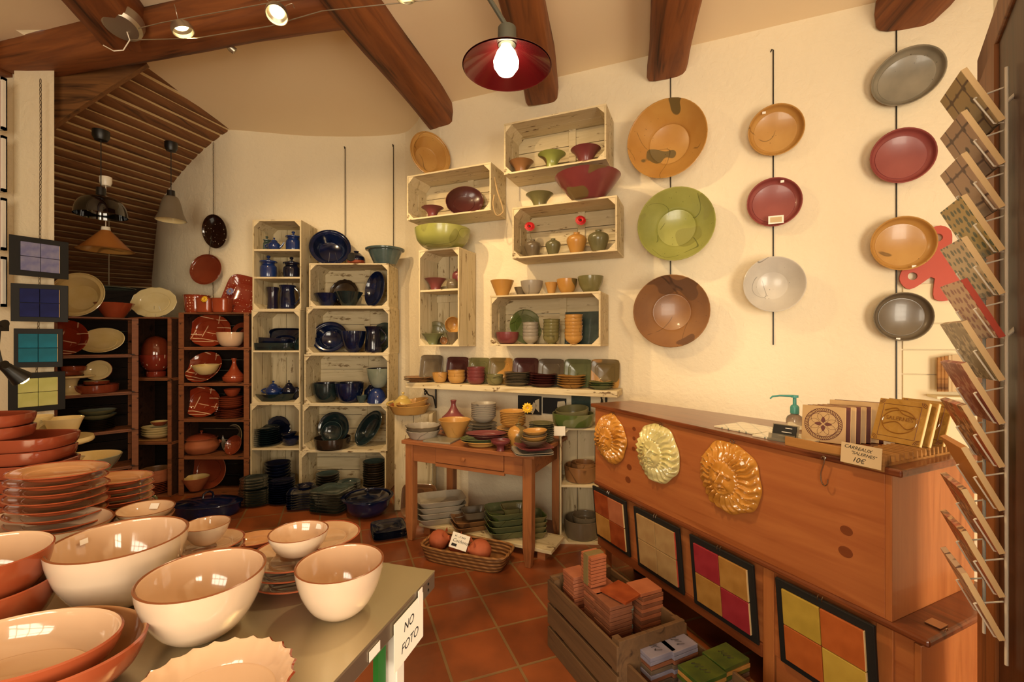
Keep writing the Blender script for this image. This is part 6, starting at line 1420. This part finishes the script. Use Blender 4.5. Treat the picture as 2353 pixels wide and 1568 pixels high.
for x_, y_ in ((-2.28, -.1), (-2.28, -1.2), (-.07, -1.2)): MB().box(x_, x_ + .04, y_, y_ + .04, 0, FT - .005).build('leg', 'whitepaint', root, smooth=0)
for z_ in (-.018, -.036): MB().rings([(.004, 0, 0), (.004, .0015, 0), (0, .002, 0)], 10).build('rivet', 'blackmetal', root, mat=Matrix.Translation((.0, -.045, FT + z_)) @ Matrix.Rotation(R(90), 4, 'Y'))
pc = FM @ Vector((.004, -.165, .768)); m = face_matrix(pc, FA); o = MB().box(-.078, .078, -.063, .063, 0, .0012).build('paper_notice', 'paper', mat=m, smooth=0); tag(o, 'white paper notice reading NO FOTO on the steel table', 'notice')
text_mesh('NO', .034, 'ink', o, Matrix.Translation((-.004, .024, .0014)) , shear=.2, extrude=.0002); text_mesh('FOTO', .034, 'ink', o, Matrix.Translation((.002, -.026, .0014)), shear=.2, extrude=.0002)
MB().box(-.012, .012, -.004, .03, .0, .0016).build('tape', 'sticker', o, loc=(.062, .05, .0), smooth=0)
pc = FM @ Vector((.002, -.325, .818)); o = MB().box(-.022, .022, -.012, .012, 0, .001).build('tape_piece', 'sticker', mat=face_matrix(pc, FA), smooth=0); tag(o, 'strip of pale tape stuck on the steel table edge', 'tape')
BW = ('ivory', 'blush', 'rimbrown'); TW = ('terraware', 'blush', 'terraware')
def FI(kind, mats, x, D, r, H, name, label, cat=None, z=FT, **kw):
    o = place(name, lathe(r, H, kind, mats, name=name, seg=72, **{k: v for k, v in kw.items() if k in ('th', 'scal', 'sq', 'closed')}), loc=(x, D, z), rot=(R(kw.get('tilt', (0, 0))[0]), R(kw.get('tilt', (0, 0))[1]), R(kw.get('rz', 0))))
    o.scale = (kw.get('sx', 1), kw.get('sy', 1), 1); tag(o, label, cat or name.split('_')[-1], kw.get('group')); return o
FI('egg', BW, -.442, 1.165, .108, .131, 'bowl', 'glossy ivory bowl nearest the steel table corner')
FI('egg', BW, -.738, 1.083, .133, .146, 'bowl', 'large ivory bowl in the centre of the steel table')
o = FI('egg', BW, -1.050, 1.215, .150, .172, 'bowl', 'largest ivory bowl, left of the centre one on steel table')
sticker(o, (-.165, .05, .14), mat=face_matrix(Vector((-.128, .03, .148)), (.95, -.2, .1)), s=.02)
FI('bowl', BW, -1.60, 1.53, .235, .09, 'oval_bowl', 'long shallow ivory oval dish at the left behind largest bowl', 'bowl', sy=.62, rz=-4)
FI('bowl', BW, -1.372, 1.69, .092, .05, 'bowl', 'lower of two nested ivory bowls near the green dish')
o = FI('bowl', BW, -1.365, 1.685, .090, .05, 'bowl', 'upper of two nested ivory bowls with price sticker', z=FT + .028, tilt=(0, 2)); sticker(o, (0, 0, 0), mat=face_matrix(Vector((-.02, .066, .032)), (.1, -.8, .6)), s=.03)
FI('bowl', ('bottle', 'bottle'), -1.56, 1.80, .12, .05, 'bowl', 'dark green glazed dish behind the nested ivory bowls') 
for k in range(3): FI('plate', TW, -.975 + .004 * k, 1.44, .110 - .004 * k, .022, 'plate', f'terracotta-rimmed plate, {("lowest", "middle", "top")[k]} under the small ivory bowl', z=FT + .02 * k, group='terracotta-rimmed plates under the small ivory bowl')
FI('bowl', BW, -.965, 1.43, .066, .062, 'bowl', 'small ivory bowl on terracotta-rimmed plates', z=FT + .062)
FI('plate', TW, -.885, 1.51, .075, .02, 'plate', 'beige oval plate with dark rim behind small ivory bowl', sy=.8)
FI('plate', ('terraware', 'beigeinner'), -.86, 1.52, .08, .02, 'plate', 'beige plate at the far edge of the steel table', z=FT + .018, sy=.8, tilt=(0, -3))
for k in range(3): FI('deepplate', TW, -.628 + (.006, -.004, 0)[k], 1.33, .135 - .003 * k, .030, 'plate', f'terracotta-rimmed deep plate, {("lowest", "middle", "top")[k]} under the stickered bowl', z=FT + .026 * k, group='terracotta-rimmed plates under the stickered bowl')
FI('plate', TW, -.585, 1.40, .11, .02, 'plate', 'small beige plate peeping out behind corner bowl', z=FT + .082)
o = FI('egg', BW, -.612, 1.30, .080, .066, 'bowl', 'small ivory bowl with price sticker on deep plates', z=FT + .088); sticker(o, (0, 0, 0), mat=face_matrix(Vector((.03, .066, .052)), (-.3, -.9, .4)), s=.02)
FI('pie', ('orange', 'blush'), -.572, .855, .146, .045, 'tart_dish', 'scalloped beige tart dish at the bottom edge', 'dish', scal=(24, .028))
FI('halfbowl', ('terraware', 'beigeinner'), -.955, .885, .205, .095, 'oval_dish', 'outer terracotta oval dish in the lower left corner', 'dish', sy=.72, rz=8)
FI('halfbowl', ('terraware', 'blush'), -.960, .880, .170, .075, 'oval_dish', 'inner terracotta oval dish nested in the lower left', 'dish', sy=.70, rz=8, z=FT + .035)
FI('halfbowl', ('terraware', 'beigeinner'), -1.25, 1.075, .128, .12, 'bowl', 'lower terracotta bowl at the left edge of picture')
o = FI('halfbowl', ('terraware', 'blush'), -1.268, 1.08, .122, .12, 'bowl', 'upper terracotta bowl with sticker at left edge', z=FT + .075, tilt=(0, 3)); sticker(o, (0, 0, 0), mat=face_matrix(Vector((.112, .02, .108)), (-.9, -.1, .5)), s=.024)
for k in range(8): FI('plate', ('terraware', 'beigeinner', 'terraware'), -1.655 + .006 * (k % 2), 1.645, .165, .026, 'oval_plate', f'large terracotta oval plate, {(ORD[7 - k] if k else "bottom one")} in the tall left stack', 'plate', z=FT + .0295 * k, sy=.74, rz=-6, group='large terracotta oval plates in the tall left stack')
for k in range(6): FI('plate', ('terraware', 'beigeinner', 'terraware'), -1.585, 1.80, .14, .024, 'oval_plate', f'terracotta oval plate, {(ORD[5 - k] if k else "bottom one")} in the shorter rear stack', 'plate', z=FT + .0265 * k, sy=.74, rz=4, group='terracotta oval plates in the shorter rear stack')
for k in range(6): FI('casserole', ('terra', 'terrainner'), -2.06 + .01 * (k % 2), 1.86 , .205, .05, 'lozenge_dish', f'deep red lozenge dish, {(ORD[5 - k] if k else "bottom one")} of the pile at far left', 'dish', z=FT + .052 * k, sy=.62, sq=3.2, rz=10, group='deep red lozenge dishes at the far left')
for k in range(2): FI('casserole', ('terra', 'terrainner'), -2.12, 1.80, .165, .045, 'lozenge_dish', ['lower small red dish on the lozenge dish pile', 'upper small red dish on the lozenge dish pile'][k], 'dish', z=FT + .052 * 6 + .048 * k, sy=.6, sq=3.0, rz=14)
# ================================================================ white table behind with cream ware
root = empty('white_table', (-2.22, 2.62, 0), 0, 'white-topped table behind, carrying cream pottery', 'table')
MB().box(-1.1, 0, -.52, 0, .755, .80).build('table_top', 'whiteedge', root, smooth=0, bevel=.004)
for x_, y_ in ((-.08, -.08), (-1.08, -.08), (-.08, -.50), (-1.08, -.50)): MB().box(x_, x_ + .055, y_, y_ + .055, 0, .754).build('leg', 'rackwood', root, smooth=0)
D = 2.28; x = sx(118, D); root = empty('cake_stand', (x, D, .80), 0, 'cream cake stand holding two cream cups, on white table', 'cake stand')
place('stand', lathe(.158, .26, 'stand', 'cream', name='stand', closed=True), root)
root = pot('cup', .078, .105, ('cream', 'creamold'), (sx(146, 2.26), 2.26, 1.061), 'cup', 'large cream cup with handle, right one on cake stand', 'cup', handles=[(205, .09, .02, .062, .035, .009)])
root = pot('cup', .075, .115, ('cream', 'creamold'), (sx(76, 2.24), 2.24, 1.061), 'cup', 'cream cup at left on the cake stand', 'cup')
FI('pie', ('cream', 'creamold'), -2.46, 2.30, .215, .075, 'trough_dish', 'long cream rounded rectangular dish on the white table', 'dish', z=.86, sy=.5, sq=4.0, rz=14)
FI('pie', ('cream', 'creamold'), -2.47, 2.32, .21, .06, 'trough_dish', 'lower cream dish beneath the long cream one', 'dish', z=.80, sy=.5, sq=4.0, rz=10)
FI('bowl', ('greygreen', 'creamold'), -2.36, 2.50, .16, .11, 'bowl', 'olive cream bowl behind the long cream dish', z=.80)
# ================================================================ left pillar: chain of tile panels
cD = 3.36
chain('hanging_chain', 'long dark chain on the white pillar carrying tile panels', [pt(93, 182, cD), pt(94, 300, cD), pt(92, 548, cD), pt(91, 660, cD), pt(88, 760, cD), pt(84, 860, cD), pt(82, 968, cD)], pitch=.03, w=.012, r=.0022)
for (px_, py_, yaw, w_, h_, mats, lab, roll) in ((91, 593, 62, .315, .285, ('periwinkle',) * 4, 'black panel of four periwinkle blue tiles on the pillar', 0), (93, 697, 34, .30, .275, ('royal',) * 4, 'black panel of four royal blue tiles on the pillar', 0),
                             (90, 800, 30, .26, .285, ('teal',) * 4, 'black panel of four teal tiles on the pillar', 0), (86, 901, 60, .30, .29, ('limecream',) * 4, 'black panel of four pale lime tiles, lowest on pillar', 0)):
    tile_panel(face_matrix(pt(px_, py_, cD - .016), nrm(yaw, 0), R(roll)), h_, .105, mats, lab, wd=w_, hooks=False)
# framed tiles seen at the picture's left edge
for i_, (y0, y1) in enumerate(((178, 298), (312, 440), (455, 575), (590, 705))):
    D = 3.30; root = empty('framed_tile', pt(-14, (y0 + y1) / 2, D), 0, f'white framed tile at far left edge, {("topmost", "second down", "third down", "lowest")[i_]} of four', 'frame'); h_ = (y1 - y0) * D / F
    b = MB(); 
    for a_, c_, d_, e_ in ((-.08, .075, -h_ / 2, -h_ / 2 + .02), (-.08, .075, h_ / 2 - .02, h_ / 2), (-.08, -.06, -h_ / 2, h_ / 2), (.058, .075, -h_ / 2, h_ / 2)): b.box(a_, c_, -.01, .02, d_, e_)
    b.box(-.08, .075, .012, .02, -h_ / 2, h_ / 2)
    b.build('white_frame', 'whitepaint', root, smooth=0); MB().box(-.055, .052, .0, .011, -h_ / 2 + .025, h_ / 2 - .025).build('glazed_tile', 't_rust', root, smooth=0)
# clip-on spotlight
root = empty('clip_spotlight', pt(-6, 842, 2.3), 0, 'black clip-on spotlight, lit, at the left edge', 'lamp'); base = Vector(root.location)
A_, B_ = pt(5, 838, 2.3) - base, pt(44, 866, 2.36) - base; ax = (B_ - A_).normalized()
b = MB(); b.rings([(0, 0, 0), (.022, 0, 0), (.026, .03, 0), (.03, .05, 0), (.046, .11, 0), (.043, .11, 0), (.02, .04, 0)], 28); b.build('lamp_head', 'blackmetal', root, mat=face_matrix(A_, ax))
MB().rings([(0, 0, 0), (.02, .004, 0), (.028, .02, 0), (.02, .034, 0), (0, .04, 0)], 20).build('lit_bulb', 'halospot', root, mat=face_matrix(A_ + ax * .092, ax))
MB().tube([v for v in (A_, pt(-4, 800, 2.3) - base, pt(0, 752, 2.3) - base)], .005, 8).build('stem', 'blackmetal', root)
for py_ in (744, 838): MB().rings([(0, 0, 0), (.014, 0, 0), (.014, .03, 0), (.02, .03, 0), (.02, .036, 0), (0, .036, 0)], 16).build('clamp_screw', 'blackmetal', root, mat=face_matrix(pt(-4, py_, 2.28) - base, (1, 0, 0)))
MB().box(-.04, .02, -.02, .02, -.02, .02).build('clamp', 'blackmetal', root, loc=pt(2, 752, 2.3) - base)
spot_light('clip_spotlight_light', pt(46, 868, 2.38), pt(90, 880, 3.3), 7, (1, .74, .35), 110, .8, .02)
# ================================================================ lamps at the ceiling
D = 1.70; c = pt(1165, 154, D); root = empty('red_enamel_lamp', c, 0, 'red enamel pendant lamp, lit, on a bent metal pole', 'lamp')
b = MB(); op = [(.166, 0), (.163, .004), (.12, .032), (.07, .062), (.04, .082), (.032, .10)]
b.rings([(r, z, 0) for r, z in cr(op, 4)] + [(r - .003, z - .003, 0) for r, z in reversed(cr(op, 4))], 72); b.build('lamp_shade', 'lampred', root)
MB().rings([(.0, .08, 0), (.033, .08, 0), (.035, .10, 0), (.034, .145, 0), (.02, .155, 0), (0, .155, 0)], 24).build('socket', 'pewter', root)
b = MB(); b.rings([(0, -.030, 0), (.03, -.024, 0), (.046, .0, 0), (.048, .02, 0), (.036, .052, 0), (.02, .075, 0), (.018, .085, 0), (0, .085, 0)], 32); bo = b.build('light_bulb', 'bulb', root, loc=(-.003, -.0, .0))
bo.visible_shadow = True
MB().tube([(0, 0, .15), (-.012, .0, .17), tuple(pt(1120, -10, D) - c), tuple(pt(1085, -110, D) - c)], .009, 10).build('pole', 'pewter', root)
spot_light('red_lamp_light', c + Vector((0, 0, -.045)), c + Vector((0, .1, -1)), 60, TUNG, 150, .5, .045)
# low-voltage cable lights
wa = [pt(300, 92, 2.86), pt(450, 88, 2.80), pt(620, 60, 2.72), pt(740, 25, 2.62), pt(985, 0, 2.52), pt(1100, -14, 2.45)]
wb = [pt(318, 65, 2.77), pt(372, 52, 2.74), pt(600, 10, 2.60), pt(900, -40, 2.45)]
o = MB().tube(wa, .003, 6).build('cable', 'nickel'); tag(o, 'lower tensioned steel cable of the ceiling spotlights', 'cable')
o = MB().tube(wb, .003, 6).build('cable', 'nickel'); tag(o, 'upper tensioned steel cable of the ceiling spotlights', 'cable')
m = face_matrix(pt(283, 48, 2.95), (.1, -.35, -1)); root = empty('cable_transformer', mat=m, label='round silver ceiling dome from which the cables start', cat='light fitting')
MB().rings([(0, -.02, 0), (.112, -.02, 0), (.115, .0, 0), (.108, .045, 0), (.09, .062, 0), (0, .068, 0)], 40).build('dome', 'nickel', root)
MB().tube([(.02, -.02, .06), (.03, -.05, .10), (-.02, -.10, .14), (-.07, -.10, .16), (-.10, -.05, .18)], .0035, 7).build('looped_wire', 'whitewire', root)
def cable_spot(px, py, D, nrm_, label, lit=True, r=.06, light=None, half=False):
    m = face_matrix(pt(px, py, D), nrm_); root = empty('cable_spotlight', mat=m, label=label, cat='spotlight')
    b = MB(); b.rings([(r * .55, -.035, 0), (r * .9, -.03, 0), (r, -.012, 0), (r, .012, 0), (r * .93, .012, 0), (r * .9, -.01, 0), (r * .5, -.03, 0), (0, -.03, 0)], 40); b.build('ring', 'nickel', root)
    MB().rings([(0, -.026, 0), (r * .62, -.026, 0), (r * .62, -.02, 0), (0, -.016, 0)], 32).build('glowing_lens' if lit else 'lens', 'halogen' if lit else 'chrome', root)
    for s_ in (-1, 1): MB().tube(cr([(s_ * r * .5, .0, -.03), (s_ * r * .7, .01, -.08), (s_ * r * 1.3, .02, -.10), (s_ * r * 1.5, .02, -.06)], 4), .002, 6).build('arm_wire', 'nickel', root)
    if light: spot_light('cable_spotlight_light', pt(px, py, D) + Vector(nrm_).normalized() * .03, light[0], light[1], TUNG, light[2], .7, .03)
cable_spot(420, 70, 2.76, (.35, .1, -1), 'small silver cable spotlight beside the round dome', light=(Vector((-1.6, 4.6, 1.6)), 110, 95))
cable_spot(636, 32, 2.62, (.15, -.45, -.9), 'small silver cable spotlight near the top centre', light=(Vector((-.1, 4.0, 1.9)), 110, 85))
cable_spot(932, -6, 2.50, (0, .2, -1), 'partly cut-off cable spotlight at the top edge', lit=True, r=.05, light=(Vector((.9, 3.7, 1.7)), 60, 95))
o = MB().rings([(0, 0, 0), (.02, 0, 0), (.026, .02, 0), (.024, .05, 0), (.018, .052, 0), (0, .03, 0)], 20).build('mini_spotlight', 'nickel', mat=face_matrix(pt(524, 104, 3.2), (.6, .5, -.5))); tag(o, 'tiny silver spotlight sticking out under the cross beam', 'spotlight')
